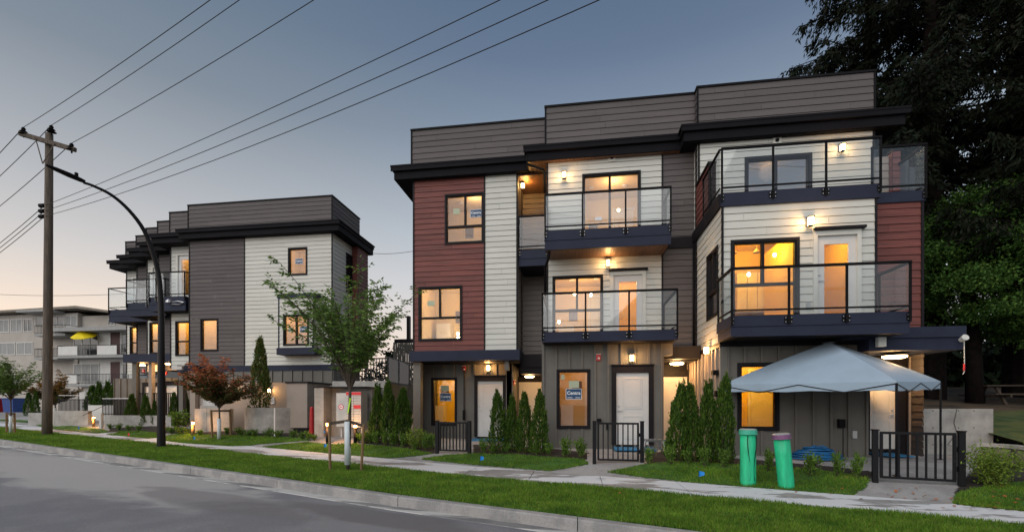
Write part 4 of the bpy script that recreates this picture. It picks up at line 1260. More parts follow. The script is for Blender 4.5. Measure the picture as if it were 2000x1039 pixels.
# ================================================================== the far townhouse building
B = thing('townhouse_building', 'farther townhouse row with stepped grey parapets and one cream end wall', 'building', (-15, 20, 0.4))
YS = 19.4
XR, XL, XM = -10.95, -18.2, PX(478, 19.4)
STEP = [(-19.8, -18.2, 20.0), (-21.4, -19.8, 20.9), (-22.8, -21.4, 21.6), (-24.4, -22.8, 22.5), (-25.9, -24.4, 23.25)]
pS = ('f', YS)
wx1 = (PX(563, YS), PX(600.5, YS), PZ(582, 538, YS), PZ(582, 483.5, YS))
wx2 = (PX(392, YS), PX(426.5, YS), PZ(409, 686, YS), PZ(409, 622, YS))
bay_op = (PX(544, 18.85) + .05, PX(613, 18.85) - .05, 3.9, 6.0)
mb = MB(); siding(mb, pS, XL, XM, 3.35, 9.5, [wx2]); wall(B, 'siding', mb, 'grey')
mb = MB(); siding(mb, pS, XM, XR, 3.35, 9.5, [wx1, bay_op]); wall(B, 'siding', mb, 'cream', 'cream lap siding of the end wall')
mb = MB(); siding(mb, ('r', XR), YS, 21.9, 3.35, 9.5, [(20.6, 21.2, 6.9, 8.8)]); wall(B, 'siding', mb, 'cream')
mb = MB(); siding(mb, ('f', 21.2), XR - 0.3, XR + 0.3, 3.35, 9.3); siding(mb, ('r', XR + 0.3), 21.2, 22.3, 3.35, 9.3); wall(B, 'siding', mb, 'red', 'strip of red siding at the far corner')
trims(B, *[(pS, s, 3.35, 9.3) for s in (XL + .02, XM, XR - .02)])
ww = window(B, pS, *wx1, room=(11, (1., .64, .36)), depth=1.6)
window_sign(ww, pS, PX(583, YS), PZ(583, 510, YS), 0.38, 0.26)
window(B, pS, *wx2, room=(14, (1.0, .62, .28)), depth=1.6, side=(.15, .6))
window(B, ('r', XR), 20.6, 21.2, 6.9, 8.8, vb=[20.9], room=(3, PEACH), gl='glass_dark', depth=1.0, side=(0.05, 0.05))
# projecting bay
YBAY = 18.85
bx0, bx1 = PX(544, YBAY), PX(613, YBAY)
wb2 = (PX(553.5, YBAY), PX(603.5, YBAY), PZ(578, 675, YBAY), PZ(578, 614, YBAY))
z_b0, z_b1 = PZ(580, 679, YBAY), PZ(580, 582, YBAY)
mb = MB(); siding(mb, ('f', YBAY), bx0, bx1, z_b0, z_b1, [wb2]); siding(mb, ('r', bx1), YBAY, YS, z_b0, z_b1)
siding(mb, ('l', bx0), YBAY, YS, z_b0, z_b1)
by = tag(mb.build('bay', M['cream'], B), 'projecting cream bay with a window')
mb = MB(); mb.box(bx0 - 0.04, bx1 + 0.05, YBAY - 0.04, YS, z_b1, z_b1 + 0.2); mb.box(bx0 - 0.06, bx1 + 0.07, YBAY - 0.06, YS, z_b0 - 0.3, z_b0)
vtrim(mb, ('f', YBAY), bx0 + .02, z_b0, z_b1); vtrim(mb, ('f', YBAY), bx1 - .02, z_b0, z_b1)
mb.build('bay_trim', M['navy'], by)
ww = window(B, ('f', YBAY), *wb2, vb=[PX(578.5, YBAY)], room=(11, (1.0, .58, .26)), depth=1.5, side=(0.1, 0.1))
window_sign(ww, ('f', YBAY), PX(592, YBAY), PZ(592, 643, YBAY), 0.36, 0.27); paper(ww, ('f', YBAY), PX(567, YBAY), PZ(567, 644, YBAY), 0.24, 0.2)
# lower floor of the end house
mb = MB(); mb.box(XL, XR + 0.03, YS - 0.03, 21.9, PZ(560, 724, YS), 3.349); mb.build('floor_band', M['navy'], B)
wbl = [PX(x, YS) for x in (345, 430)]
mb = MB(); battens(mb, pS, XL + 1.8, XR, 0.3, PZ(560, 724, YS), step=0.5); battens(mb, ('r', XR), YS, 21.9, 0.3, 3.1); wall(B, 'wall', mb, 'batten')
gd_ = (PX(388, YS), PX(421, YS), 0.45, 2.55)
door(B, pS, *gd_, knob='r', fm='trim')
# stepped houses
prev = XL
for i, (xa, xb, yf) in enumerate(STEP):
    pl = ('f', yf)
    white = i % 2 == 0
    ops = []
    if white:
        wlo = (PX((343, 0, 292.5, 0, 254)[i], yf), min(PX((372.5, 0, 311.5, 0, 271)[i], yf), xb - 0.03), PZ(320, 696 if i == 0 else 691, yf), PZ(320, (628, 0, 629, 0, 636)[i], yf))
        dd_ = (xb - 1.0 if i else xb - 1.15, xb - 0.25 if i else xb - 0.35, 6.74, 8.82)
        ops = [wlo, dd_]
    mb = MB(); siding(mb, pl, xa, xb, 3.3, 9.5, ops); wall(B, 'siding', mb, 'cream' if white else 'grey')
    mb = MB(); siding(mb, ('l', xa), yf, yf + 1.3, 3.3, 9.5); wall(B, 'siding', mb, 'grey')
    trims(B, (pl, xa + .03, 3.3, 9.3, .06), (pl, xb - .03, 3.3, 9.3, .05))
    if i == 0: downpipe(B, [(xb - .05, yf - .1, 9.2), (xb - .05, yf - .1, 6.3), (xb - .25, yf - .2, 6.0), (xb - .3, yf - .05, 5.8), (xb - .3, yf - .05, 3.4)], 0.05)
    if white:
        window(B, pl, *wlo, hb=wlo[2] + (wlo[3] - wlo[2]) * 0.42, room=(12, (1.0, .60, .18)), depth=1.0, side=(0.02, 0.02))
        door(B, pl, *dd_, glazed=True, knob='l', fm='wtrim', top=0.1, room=(5, PEACH), depth=1.0, side=0.05)
    eave(B, xa - 0.6, xb + 0.3 if i else xb + 0.05, yf - 0.65, yf + 3.0)
    parapet(B, xa, xb, yf - 0.03, yf + 3)
eave(B, PX(334, 18.8), XR + 0.55, 19.0, 22.6)
parapet(B, XL - 0.02, XR, YS - 0.03, 22.0)
mb = MB(); mb.box(XL, XR - .05, 19.6, 22.0, 9.3, 9.8); mb.box(XL, XR - 0.05, 21.9, 21.95, 0.3, 9.3); mb.build('roof', M['eave'], B)
# balconies of the stepped houses
balcony(B, -20.3, -18.35, 19.7 - .35, 20.0, ZF3 - .05, 7.84, 6.0, tiers=6.35, soffit='eave', posts=[-19.9])
balcony(B, -22.6, -20.35, 20.5 - .2, 21.6, ZF3 - .05, 7.84, 6.0, tiers=6.35, soffit='eave', posts=[-21.4])
balcony(B, -25.15, -22.65, 21.6, 23.2, ZF3 - .05, 7.84, 6.0, tiers=6.35, soffit='eave', posts=[-23.4])
# porch canopy, posts and doors under the stepped houses
yc1 = 20.2
mb = MB(); mb.box(PX(240, yc1), PX(335, yc1), yc1, yc1 + 3.2, PZ(290, 707, yc1), PZ(290, 691, yc1)); mb.build('canopy', M['navy'], B)
yc2 = 19.0
mb = MB(); mb.box(PX(346, yc2), PX(379, yc2), yc2, yc2 + 1.6, PZ(360, 727, yc2), PZ(360, 713, yc2)); mb.build('canopy', M['navy'], B)
for (u0, u1, yy, m_) in ((258, 266, 20.4, 'batten'), (290, 296, 20.5, 'tan'), (349, 357, 19.1, 'batten'), (371, 381, 19.1, 'tan')):
    mb = MB(); mb.box(PX(u0, yy), PX(u1, yy), yy, yy + 0.2, 0.4, PZ(u0, 708 if yy > 20 else 727, yy)); mb.build('pillar', M[m_], B)
yp = 22.2
mb = MB(); battens(mb, ('f', yp), -25.5, -19.9, 0.4, 3.0); battens(mb, ('f', 21.0), -19.9, -16.4, 0.4, 3.0); battens(mb, ('r', -19.9), 21.0, 22.2, 0.4, 3.0); wall(B, 'wall', mb, 'batten')
for (u0, u1) in ((283, 291), (297, 307)):
    door(B, ('f', yp - 0.02), PX(u0, yp), PX(u1, yp) + .3, 0.5, 2.55, knob='l')
door(B, ('f', 20.98), PX(325, 20.98), PX(347, 20.98), 0.5, 2.55, knob='l')
ceiling_lamp(B, PX(277, 20.9), 20.9, PZ(290, 707, yc1) - .02, 16, 0.15)
ceiling_lamp(B, PX(328.5, 20.4), 20.5, PZ(290, 707, yc1) - .02, 16, 0.2)
strobe(B, ('f', yp - .02), PX(282, yp), PZ(282, 724, yp)); strobe(B, ('f', 20.98), PX(324, 20.98), PZ(324, 729, 20.98))
mb = MB(); q = Vector((PX(350, 18.7), 18.7, PZ(350, 719, 18.7)))
mb.bar(q + Vector((-.25, -.1, 0)), q + Vector((.12, .05, .02)), .16, .16); mb.bar(q + Vector((0, .05, .05)), q + Vector((0, .35, .2)), .05, .05)
mb.build('security_camera', M['paint_white'], B)
q = Vector((PX(330, 19.2), 19.2, PZ(330, 591, 19.2)))
mb = MB(); mb.lathe([(.14, 0), (.14, .06), (.08, .14), (.02, .16)], q, 12); mb.tube([q + Vector((.2, 0, .02)), q + Vector((.5, -.05, .04)), q + Vector((.75, 0, 0)), q + Vector((.45, .1, -.08)), q + Vector((.1, .05, -.05))], 0.025, 6)
mb.build('coiled_cable', M['steel'], B)

# service enclosure (tan box with lamps) in front of the end house
E_ = thing('service_enclosure', 'tan panelled service enclosure with two lamps beside the concrete planters', 'shed', (-12.5, 18.2, 0.4))
ye = 18.2
mb = MB(); mb.box(PX(431, ye), PX(560, ye), ye, ye + 0.9, 0.4, PZ(500, 747, ye)); mb.build('wall', M['tan'], E_)
mb = MB(); mb.box(PX(380, ye), PX(430, ye), ye + .3, ye + 0.9, 0.4, PZ(400, 792, ye)); mb.build('wall', M['conc'], E_)
yq = 16.9
mb = MB(); x0_, x1_ = PX(560, yq), PX(600, yq)
mb.box(x0_, x1_, yq, 18.6, PZ(580, 835, yq), PZ(580, 748, yq)); mb.build('wall', M['tan'], E_)
mb = MB(); mb.box(x0_ - .05, x1_ + .08, yq - .05, 18.8, PZ(580, 748, yq), PZ(580, 745, yq)); mb.build('coping', M['trim'], E_)
mb = MB(); mb.box(x0_ - 0.5, x1_ + .3, yq + .1, 18.5, 0.42, PZ(580, 836, yq)); mb.build('plinth', M['trim'], E_)
wall_lamp(E_, ('f', ye), PX(529, ye), PZ(529, 763, ye), 10, 1.0, (1, .52, .16))
wall_lamp(E_, ('f', ye), PX(452, ye), PZ(452, 766, ye), 10, 1.0, (1, .52, .16))
mb = MB()
for k in range(4): mb.box(PX(530, ye), PX(537, ye), ye - .03, ye - .001, PZ(533, 788 - k * 3.4, ye), PZ(533, 786 - k * 3.4, ye))
mb.build('louvre', M['steel'], E_)

# ================================================================== walls, planters, mailboxes between the buildings
def gfoot(u, v): return G(u, v)
def simple(name, label, cat, fn, m, loc, group=None, smooth=False):
    mb = MB(); fn(mb)
    return tag(mb.build(name, m, loc=loc, smooth=smooth), label, cat, group)

g1 = G(415, 843); y_ = g1.y
simple('planter_wall', 'low grey concrete wall beside the red leaved maple', 'wall', lambda m: (m.box(PX(380, y_), PX(449, y_), y_, y_ + 0.2, 0.2, PZ(415, 798, y_)), m.box(PX(402, y_), PX(403.5, y_), y_ - .01, y_, 0.3, PZ(415, 799, y_))), M['conc'], (PX(415, y_), y_, 0.3))
g2 = G(505, 846); y2_ = g2.y
def planter(m):
    c = Vector((PX(507, y2_), y2_ + 1.2, 0)); r0, r1 = (PX(560, y2_) - PX(450, y2_)) / 2 * 1.02, (PX(560, y2_) - PX(450, y2_)) / 2 * 1.06
    zt_ = PZ(505, 796, y2_)
    n = 28
    pts = [(math.cos(math.pi + math.pi * k / n), math.sin(math.pi + math.pi * k / n)) for k in range(n + 1)]
    for (a, b) in zip(pts, pts[1:]):
        o0, o1 = (c.x + a[0] * r1, c.y + a[1] * 1.2), (c.x + b[0] * r1, c.y + b[1] * 1.2)
        i0, i1 = (c.x + a[0] * (r1 - .2), c.y + a[1] * 1.0), (c.x + b[0] * (r1 - .2), c.y + b[1] * 1.0)
        m.quad((*o0, .2), (*o1, .2), (*o1, zt_), (*o0, zt_)); m.quad((*o0, zt_), (*o1, zt_), (*i1, zt_), (*i0, zt_)); m.quad((*i0, .2), (*i1, .2), (*i1, zt_), (*i0, zt_))
simple('concrete_planter', 'curved concrete planter holding the tall columnar shrub', 'planter', planter, M['conc'], (PX(507, y2_), y2_, 0.3))
# concrete block by the mailboxes
g3 = G(630, 853); y3_ = g3.y
CW = thing('concrete_wall', 'pale concrete wall block sheltering the mailboxes', 'wall', (PX(660, y3_), y3_, 0.3))
mb = MB(); mb.box(PX(614, y3_), PX(632, y3_), y3_, y3_ + 1.2, 0.2, PZ(622, 757, y3_)); mb.box(PX(632, y3_) + .001, PX(713, y3_), y3_ + .55, y3_ + 1.2, 0.2, PZ(622, 757, y3_) + .001); mb.build('wall', M['conc'], CW)
mb = MB(); mb.box(PX(614, y3_) - .03, PX(713, y3_) + .05, y3_ - .03, y3_ + 1.4, PZ(622, 757, y3_) + .002, PZ(622, 755, y3_) + .002); mb.build('coping', M['trim'], CW)
yu = y3_ + 1.5
UW = thing('retaining_wall', 'raised concrete terrace wall under the black guard railing', 'wall', (PX(700, yu), yu, 0.3))
mb = MB(); mb.box(PX(649, yu), PX(757, yu), yu, yu + 3.5, 0.2, PZ(700, 744, yu)); mb.build('wall', M['conc'], UW)
mb = MB(); mb.box(PX(757, yu) + .01, X1 - 0.02, yu + 4.2, yu + 4.4, 0.2, PZ(780, 690, yu + 4.2)); mb.build('back_wall', M['beige'], UW)
GR = thing('guard_railing', 'black picket guard railing on the terrace between the two buildings', 'railing', (PX(700, yu), yu, PZ(700, 744, yu)))
zt0, zt1 = PZ(700, 744, yu) + .02, PZ(700, 700, yu)
mb = MB(); mb.bar((PX(649, yu), yu + .1, zt1), (PX(757, yu), yu + .1, zt1), .05, .05); mb.bar((PX(649, yu), yu + .1, zt0 + .06), (PX(757, yu), yu + .1, zt0 + .06), .04, .04)
mb.bar((PX(757, yu), yu + .1, zt1), (PX(757, yu) + .05, yu + 3.4, zt1), .05, .05)
mb.build('rail', M['black'], GR)
for k in range(20):
    x_ = PX(650, yu) + (PX(756, yu) - PX(650, yu)) * k / 19
    mb = MB(); mb.box(x_ - .012, x_ + .012, yu + .088, yu + .112, zt0, zt1 - .026); mb.build('picket', M['black'], GR)
# screened stair rail beside it
SR = thing('stair_screen', 'dark glass stair screen with black frame beside the red building corner', 'railing', (PX(780, yu), yu, 0.4))
pa = [(PX(758, yu), PZ(758, 697, yu), PZ(758, 745, yu)), (PX(779, yu), PZ(779, 703, yu), PZ(779, 750, yu)), (PX(799.5, yu), PZ(799, 711, yu), PZ(799, 752, yu))]
mb = MB()
for (a, b) in zip(pa, pa[1:]):
    mb.bar((a[0], yu, a[1]), (b[0], yu, b[1]), .05, .05); mb.bar((a[0], yu, a[2]), (b[0], yu, b[2]), .05, .06)
for a in pa: mb.bar((a[0], yu, a[2]), (a[0], yu, a[1]), .04, .04)
mb.build('frame', M['black'], SR)
for (a, b) in zip(pa, pa[1:]):
    mb = MB(); mb.add([(a[0] + .03, yu - .004, a[2]), (b[0] - .03, yu - .004, b[2]), (b[0] - .03, yu - .004, b[1]), (a[0] + .03, yu - .004, a[1]), (a[0] + .03, yu + .004, a[2]), (b[0] - .03, yu + .004, b[2]), (b[0] - .03, yu + .004, b[1]), (a[0] + .03, yu + .004, a[1])], [(0, 1, 2, 3), (7, 6, 5, 4), (0, 4, 5, 1), (3, 2, 6, 7), (0, 3, 7, 4), (1, 5, 6, 2)])
    mb.build('glass_panel', M['smoked'], SR)
# steps
def steps(m):
    x0, x1 = PX(787, 16), X1 - 0.06
    for k in range(12):
        m.box(x0, x1, 15.6 + k * .28, 19.2, 0.3 + k * .17, 0.3 + (k + 1) * .17 - .001)
simple('steps', 'wooden steps climbing beside the red building corner', 'stairs', steps, M['blockwall'], (PX(795, 16), 15.6, .3))
# house behind the gap
H_ = thing('fenced_deck', 'weathered grey fence and deck of the house behind the gap', 'fence', (PX(790, 26), 26, 0.3))
mb = MB(); yh = 27
for k in range(9):
    a = PX(768, yh) + k * (PX(806, yh) - PX(768, yh)) / 9
    mb.box(a, a + .11, yh, yh + .03, 0.3, PZ(785, 668 + (k % 3), yh))
mb.build('fence_board', M['batten'], H_)
mb = MB(); mb.box(PX(770, yh - 1), PX(806, yh - 1), yh - 1, yh - .6, PZ(785, 668, yh - 1), PZ(785, 662, yh - 1)); mb.box(PX(794, yh), PX(799, yh), yh, yh + .3, PZ(785, 668, yh), PZ(785, 617, yh)); mb.build('post', M['trim'], H_)

# mailboxes
gm = G(680, 854); ym = y3_ - 0.25
MBX = thing('mailbox_cluster', 'grey community mailbox cluster with red bands and a round red emblem', 'mailbox', (PX(685, ym), ym, zt(PX(685, ym), ym)))
u0_, um_, u1_ = 656, 676, 705
zl0, zl1 = PZ(680, 834, ym), PZ(680, 765, ym)
mb = MB(); mb.box(PX(um_, ym), PX(u1_, ym), ym, ym + .5, zl0, zl1); mb.box(PX(u0_, ym), PX(um_, ym) - .002, ym + .03, ym + .5, zl0 + .02, zl1 - .04)
body = mb.build('body', M['mailgrey'], MBX)
mb = MB(); x0_, x1_ = PX(um_, ym), PX(u1_, ym)
for k in range(1, 13):
    z_ = zl0 + (zl1 - zl0) * k / 13.5
    mb.box(x0_ + .02, x1_ - .02, ym - .004, ym - .0005, z_ - .006, z_ + .006)
mb.box((x0_ + x1_) / 2 - .005, (x0_ + x1_) / 2 + .005, ym - .005, ym - .0045, zl0 + .03, zl1 - .12)
mb.build('door_seam', M['mailline'], body)
mb = MB(); mb.box(x0_, x1_, ym - .008, ym - .005, zl1 - .11, zl1 - .01); mb.build('red_band', M['redsign'], MBX)
mb = MB(); mb.box(x0_ + (x1_ - x0_) * .5, x1_ - .01, ym - .008, ym - .0055, zl0 + (zl1 - zl0) * .53, zl0 + (zl1 - zl0) * .63)
mb.build('red_band', M['redsign'], MBX)
xe, ze = PX(665.5, ym), PZ(665, 794.5, ym)
mb = MB(); ye_ = ym + .028
n = 24
ring_o = [(xe + .10 * math.cos(6.2832 * k / n), ze + .10 * math.sin(6.2832 * k / n)) for k in range(n)]
mb.add([(a, ye_, b) for a, b in ring_o] + [(xe, ye_, ze)], [(k, (k + 1) % n, n) for k in range(n)])
mb.m = 1
ring_i = [(xe + .072 * math.cos(6.2832 * k / n), ze + .072 * math.sin(6.2832 * k / n)) for k in range(n)]
mb.add([(a, ye_ - .002, b) for a, b in ring_i] + [(xe, ye_ - .002, ze)], [(k, (k + 1) % n, n) for k in range(n)])
mb.m = 0
mb.add([(xe - .055, ye_ - .004, ze + .045), (xe + .06, ye_ - .004, ze), (xe - .055, ye_ - .004, ze - .045), (xe - .02, ye_ - .004, ze)], [(0, 1, 3), (1, 2, 3)])
mb.build('emblem', [M['redsign'], M['sign_white']], MBX)
mb = MB(); 
for a in (PX(660, ym), PX(700, ym)): mb.box(a, a + .06, ym + .2, ym + .26, zt(a, ym), zl0)
mb.build('leg', M['mailgrey'], MBX)
gx = G(609, 840)
simple('barrier_post', 'red plastic barrier post beside the tan enclosure', 'post', lambda m: m.lathe([(.1, 0), (.09, .3), (.07, 1.0), (.05, 1.05)], (PX(609, 16.6), 16.6, .42), 12), M['redbox'], (PX(609, 16.6), 16.6, .42))
gx = G(537, 850)
mb = MB(); mb.tube([G(537, 852), G(537, 852) + Vector((0, 0, 1.75 * 40 / 66))], .035, 8); tag(mb.build('marker_post', M['paint_white'], loc=G(537, 852)), 'thin white marker post in front of the curved planter', 'post')

# left front fences, low walls and rails
def low_wall(u0, u1, vf, vt_, label):
    g = G((u0 + u1) / 2, vf); y = g.y
    simple('low_wall', label, 'wall', lambda m: m.box(PX(u0, y), PX(u1, y), y, y + .2, 0.1, PZ((u0 + u1) / 2, vt_, y)), M['conc'], (g.x, y, g.z))
low_wall(55, 104, 829, 806, 'low concrete wall behind the wooden utility pole')
low_wall(104, 172, 831, 802, 'pale low wall with a white end post left of the bollard light')
low_wall(204, 334, 833, 811, 'long low concrete wall under the black picket fence')
def fence(u0, u1, vf, vt_, y, n, label, grp='black picket fences before the farther houses'):
    z0 = PZ((u0 + u1) / 2, vf, y); z1 = PZ((u0 + u1) / 2, vt_, y)
    t = thing('picket_fence', label, 'fence', (PX((u0 + u1) / 2, y), y, z0), grp)
    mb = MB(); mb.bar((PX(u0, y), y, z1), (PX(u1, y), y, z1), .06, .05); mb.bar((PX(u0, y), y, z0 + .08), (PX(u1, y), y, z0 + .08), .04, .04)
    mb.build('rail', M['black'], t)
    for k in range(n + 1):
        x = PX(u0, y) + (PX(u1, y) - PX(u0, y)) * k / n
        mb = MB(); mb.box(x - .014, x + .014, y - .012, y + .012, z0, z1 - .026); mb.build('picket', M['black'], t)
fence(115, 171, 806, 780, 23.5, 22, 'black picket fence behind the utility pole')
fence(203, 262, 811, 780, 22.0, 20, 'black picket fence behind the lit bollard')
fence(262, 336, 812, 768, 20.6, 22, 'taller black picket fence beside the porch pillars')
simple('privacy_screen', 'white panel seen through the black picket fence', 'screen', lambda m: m.box(PX(172, 23), PX(262, 23), 23, 23.05, .5, PZ(215, 791, 23)), M['paint_white'], (PX(215, 23), 23, .5))
for (u0, u1, v, y, lb) in ((115, 171, 772, 22.6, 'pale top handrail behind the wooden utility pole'), (200, 262, 778, 21.5, 'pale top handrail left of the clipped cone shrub')):
    def hr(m):
        m.bar((PX(u0, y), y, PZ(u0, v, y)), (PX(u1, y), y, PZ(u0, v, y)), .035, .03)
        m.m = 1
        for u in (u0, u1): m.bar((PX(u, y), y, zt(PX(u, y), y)), (PX(u, y), y, PZ(u0, v, y) - .02), .025, .025)
        m.bar((PX(u0, y), y - 1, PZ(u0, v, y) - .9), (PX((u0 + u1) / 2, y), y, PZ(u0, v, y) - .03), .025, .025)
    simple('handrail', lb, 'handrail', hr, [M['steel'], M['black']], (PX(u0, y), y, zt(PX(u0, y), y)), 'handrails of the sunken entries')

# ================================================================== apartment block far left
yA = 41.0
D_ = thing('apartment_block', 'older pale apartment block with balconies and a low pitched roof', 'building', (PX(120, yA), yA, 0.4))
def az(v, y=yA, u=120): return PZ(u, v, y)
mb = MB()
mb.box(PX(-150, yA), PX(152, yA), yA, yA + 14, 0, az(612)); mb.box(PX(152, yA) + .01, PX(262, yA), yA + .4, yA + 14, 0, az(617))
x0, x1, xp = PX(150, yA), PX(262, yA), PX(166, yA)
D_wall = mb.build('wall', M['beige'], D_)
mb = MB(); zr = az(602)
mb.add([(PX(-160, yA), yA - .9, az(611)), (xp, yA - .9, zr), (x1 + .5, yA - .9, az(620)), (x1 + .5, yA - .9, az(623)), (xp, yA - .9, zr - .25), (PX(-160, yA), yA - .9, az(614)),
        (PX(-160, yA), yA + 15, az(611)), (xp, yA + 15, zr), (x1 + .5, yA + 15, az(620)), (x1 + .5, yA + 15, az(623)), (xp, yA + 15, zr - .25), (PX(-160, yA), yA + 15, az(614))],
       [(0, 1, 4, 5), (1, 2, 3, 4), (0, 6, 7, 1), (1, 7, 8, 2), (5, 4, 10, 11), (4, 3, 9, 10), (2, 8, 9, 3), (0, 5, 11, 6)])
mb.build('roof', M['blockwall'], D_)
def apt_win(u0, u1, v0, v1, y=yA, m_='pglass', n=2):
    a, b, c, d = PX(u0, y), PX(u1, y), az(v1, y), az(v0, y)
    m = MB(); m.box(a - .06, b + .06, y - .05, y + .0, d, d + .07); m.box(a - .06, b + .06, y - .05, y, c - .07, c)
    for k in range(n + 1):
        x = a + (b - a) * k / n; m.box(x - .03, x + .03, y - .05, y, c, d)
    o = m.build('window', M['paint_white'], D_)
    m = MB(); m.box(a, b, y - .02, y - .002, c, d); m.build('pane', M[m_], o)
for (u0, u1, v0, v1, m_) in ((-60, -10, 622, 645, 'curtain'), (0, 18, 622, 645, 'curtain'), (22, 44, 622, 645, 'curtain'), (47, 64, 622, 645, 'pglass'), (0, 30, 668, 690, 'curtain'), (34, 64, 668, 690, 'curtain'), (128, 150, 618, 638, 'curtain'), (0, 40, 735, 768, 'curtain')):
    apt_win(u0, u1, v0, v1, m_=m_)
apt_win(212, 224, 626, 637, yA + .39, 'pglass', 2)
# lower flat-roofed front wing
yB = yA - 1.6
mb = MB(); mb.box(PX(130, yB), PX(250, yB), yB + 1.2, yA + .39, 0, az(646, yB)); mb.build('wall', M['paint_white'], D_)
mb = MB(); mb.box(PX(104, yB), PX(262, yB), yB - .3, yA, az(648, yB), az(641, yB)); mb.build('roof_edge', M['curtain'], D_)
pw = yB + 1.19
for (u0, u1, v0, v1, m_, n) in ((145, 192, 655, 694, 'pglass', 3), (216, 236, 652, 694, 'maroon', 1), (238, 248, 655, 690, 'pglass', 1), (145, 194, 712, 745, 'curtain', 3), (216, 236, 708, 752, 'maroon', 1), (240, 250, 712, 745, 'pglass', 1)):
    apt_win(u0, u1, v0, v1, pw, m_, n)
def apt_balcony(u0, u1, vt_, vd, y, depth, panels):
    a, b = PX(u0, y), PX(u1, y); z1, z0 = az(vt_, y), az(vd, y)
    m = MB(); m.box(a, b, y, y + depth, z0 - .22, z0); o = m.build('balcony', M['curtain'], D_)
    m = MB(); m.bar((a, y + .03, z1), (b, y + .03, z1), .05, .05); m.bar((a, y + .03, z0 + .08), (b, y + .03, z0 + .08), .04, .04)
    n = int((b - a) / .16)
    for k in range(n + 1):
        x = a + (b - a) * k / n; m.box(x - .012, x + .012, y + .02, y + .04, z0, z1)
    for x in (a, b): m.bar((x, y, z1), (x, y + depth, z1), .04, .04)
    m.build('railing', M['black'], o)
    for (p, q) in panels:
        m = MB(); m.box(PX(p, y), PX(q, y), y - .02, y + .01, z0 + .06, z1 - .08); m.build('balcony_screen', M['paint_white'], o)
apt_balcony(67, 127, 634, 651, yA - 1.5, 1.5, [])
apt_balcony(67, 112, 680, 697, yA - 1.5, 1.5, [])
apt_balcony(112, 242, 675, 695, yB - .2, 1.4, [(114, 151), (190, 228)])
apt_balcony(128, 250, 731, 750, yB - .2, 1.4, [(130, 150)])
apt_win(70, 84, 618, 634, yA, 'pglass', 1); apt_win(100, 125, 618, 636, yA, 'pglass', 2)
mb = MB(); mb.box(PX(62, yA), PX(127, yA), yA - 1.4, yA, az(613), az(609)); mb.build('awning', M['curtain'], D_)
# yellow umbrella on its balcony
yU = yB + .3
cU = Vector((PX(162, yU), yU, az(695, yU)))
U_ = thing('patio_umbrella', 'yellow patio umbrella open on the apartment balcony', 'umbrella', cU)
top = Vector((PX(158, yU), yU, az(646, yU))); n = 8
rim = [Vector((PX(164, yU) + 1.12 * math.cos(6.2832 * k / n), yU + .9 * math.sin(6.2832 * k / n), az(657, yU) + .40 * math.sin(6.2832 * k / n) - .10 * math.cos(6.2832 * k / n))) for k in range(n)]
mb = MB(); mb.add([top] + rim + [p - Vector((0, 0, .08)) for p in rim], [(0, 1 + k, 1 + (k + 1) % n) for k in range(n)] + [(1 + k, 1 + n + k, 1 + n + (k + 1) % n, 1 + (k + 1) % n) for k in range(n)])
mb.build('canopy', M['yellow'], U_)
mb = MB(); mb.tube([cU, top], .03, 8); mb.build('pole', M['paint_white'], U_)
for (u, m_, lb) in ((-5, 'redbox', 'red recycling bin beside the blue one at the far left'), (28, 'blueplastic', 'blue recycling bin between the red bin and the slim tree trunk')):
    y = 33.0; g = Vector((PX(u, y), y, 0.5))
    b = thing('recycling_bin', lb, 'bin', g, 'plastic bins by the apartment block')
    zt_b = PZ(u, 779, y)
    mb = MB(); wv = .55
    mb.add([(g.x - wv * .85, y - .4, .5), (g.x + wv * .85, y - .4, .5), (g.x + wv * .85, y + .4, .5), (g.x - wv * .85, y + .4, .5), (g.x - wv, y - .5, zt_b), (g.x + wv, y - .5, zt_b), (g.x + wv, y + .5, zt_b), (g.x - wv, y + .5, zt_b)],
           [(0, 3, 2, 1), (0, 1, 5, 4), (1, 2, 6, 5), (2, 3, 7, 6), (3, 0, 4, 7)])
    mb.build('body', M[m_], b)
    mb = MB(); mb.box(g.x - wv - .05, g.x + wv + .05, y - .56, y + .52, zt_b, zt_b + .08); mb.build('lid', M[m_], b)

# ================================================================== poles, wires, street lamp
gp = G(92, 849)
ztop = EYE + (HY - 262) / FL * fw(gp)
UP = thing('utility_pole', 'weathered wooden utility pole with a crossarm and three insulators', 'utility pole', gp)
tx = (97 - 92) / FL * fw(gp)
pt = lambda k: Vector((gp.x + tx * k, gp.y, gp.z + (ztop - gp.z) * k))
mb = MB(); mb.tube([pt(k / 8) - Vector((0, 0, .2 if k == 0 else 0)) for k in range(9)], [.172 - .045 * k / 8 for k in range(9)], 14)
mb.build('pole', M['pole_wood'], UP, smooth=True)
e_st = Vector((1, -SL, 0)).normalized(); n_st = Vector((SL, 1, 0)).normalized()
def at_pix(u, v, P, d):
    """point along P + t*d whose picture column is u, plus its height for row v"""
    dx, dy = ray(u)
    # (P.x+t d.x)/(P.y+t d.y) = dx/dy
    t = (P.x * dy - P.y * dx) / (d.y * dx - d.x * dy)
    q = P + d * t
    return Vector((q.x, q.y, EYE + (HY - v) / FL * fw(q)))
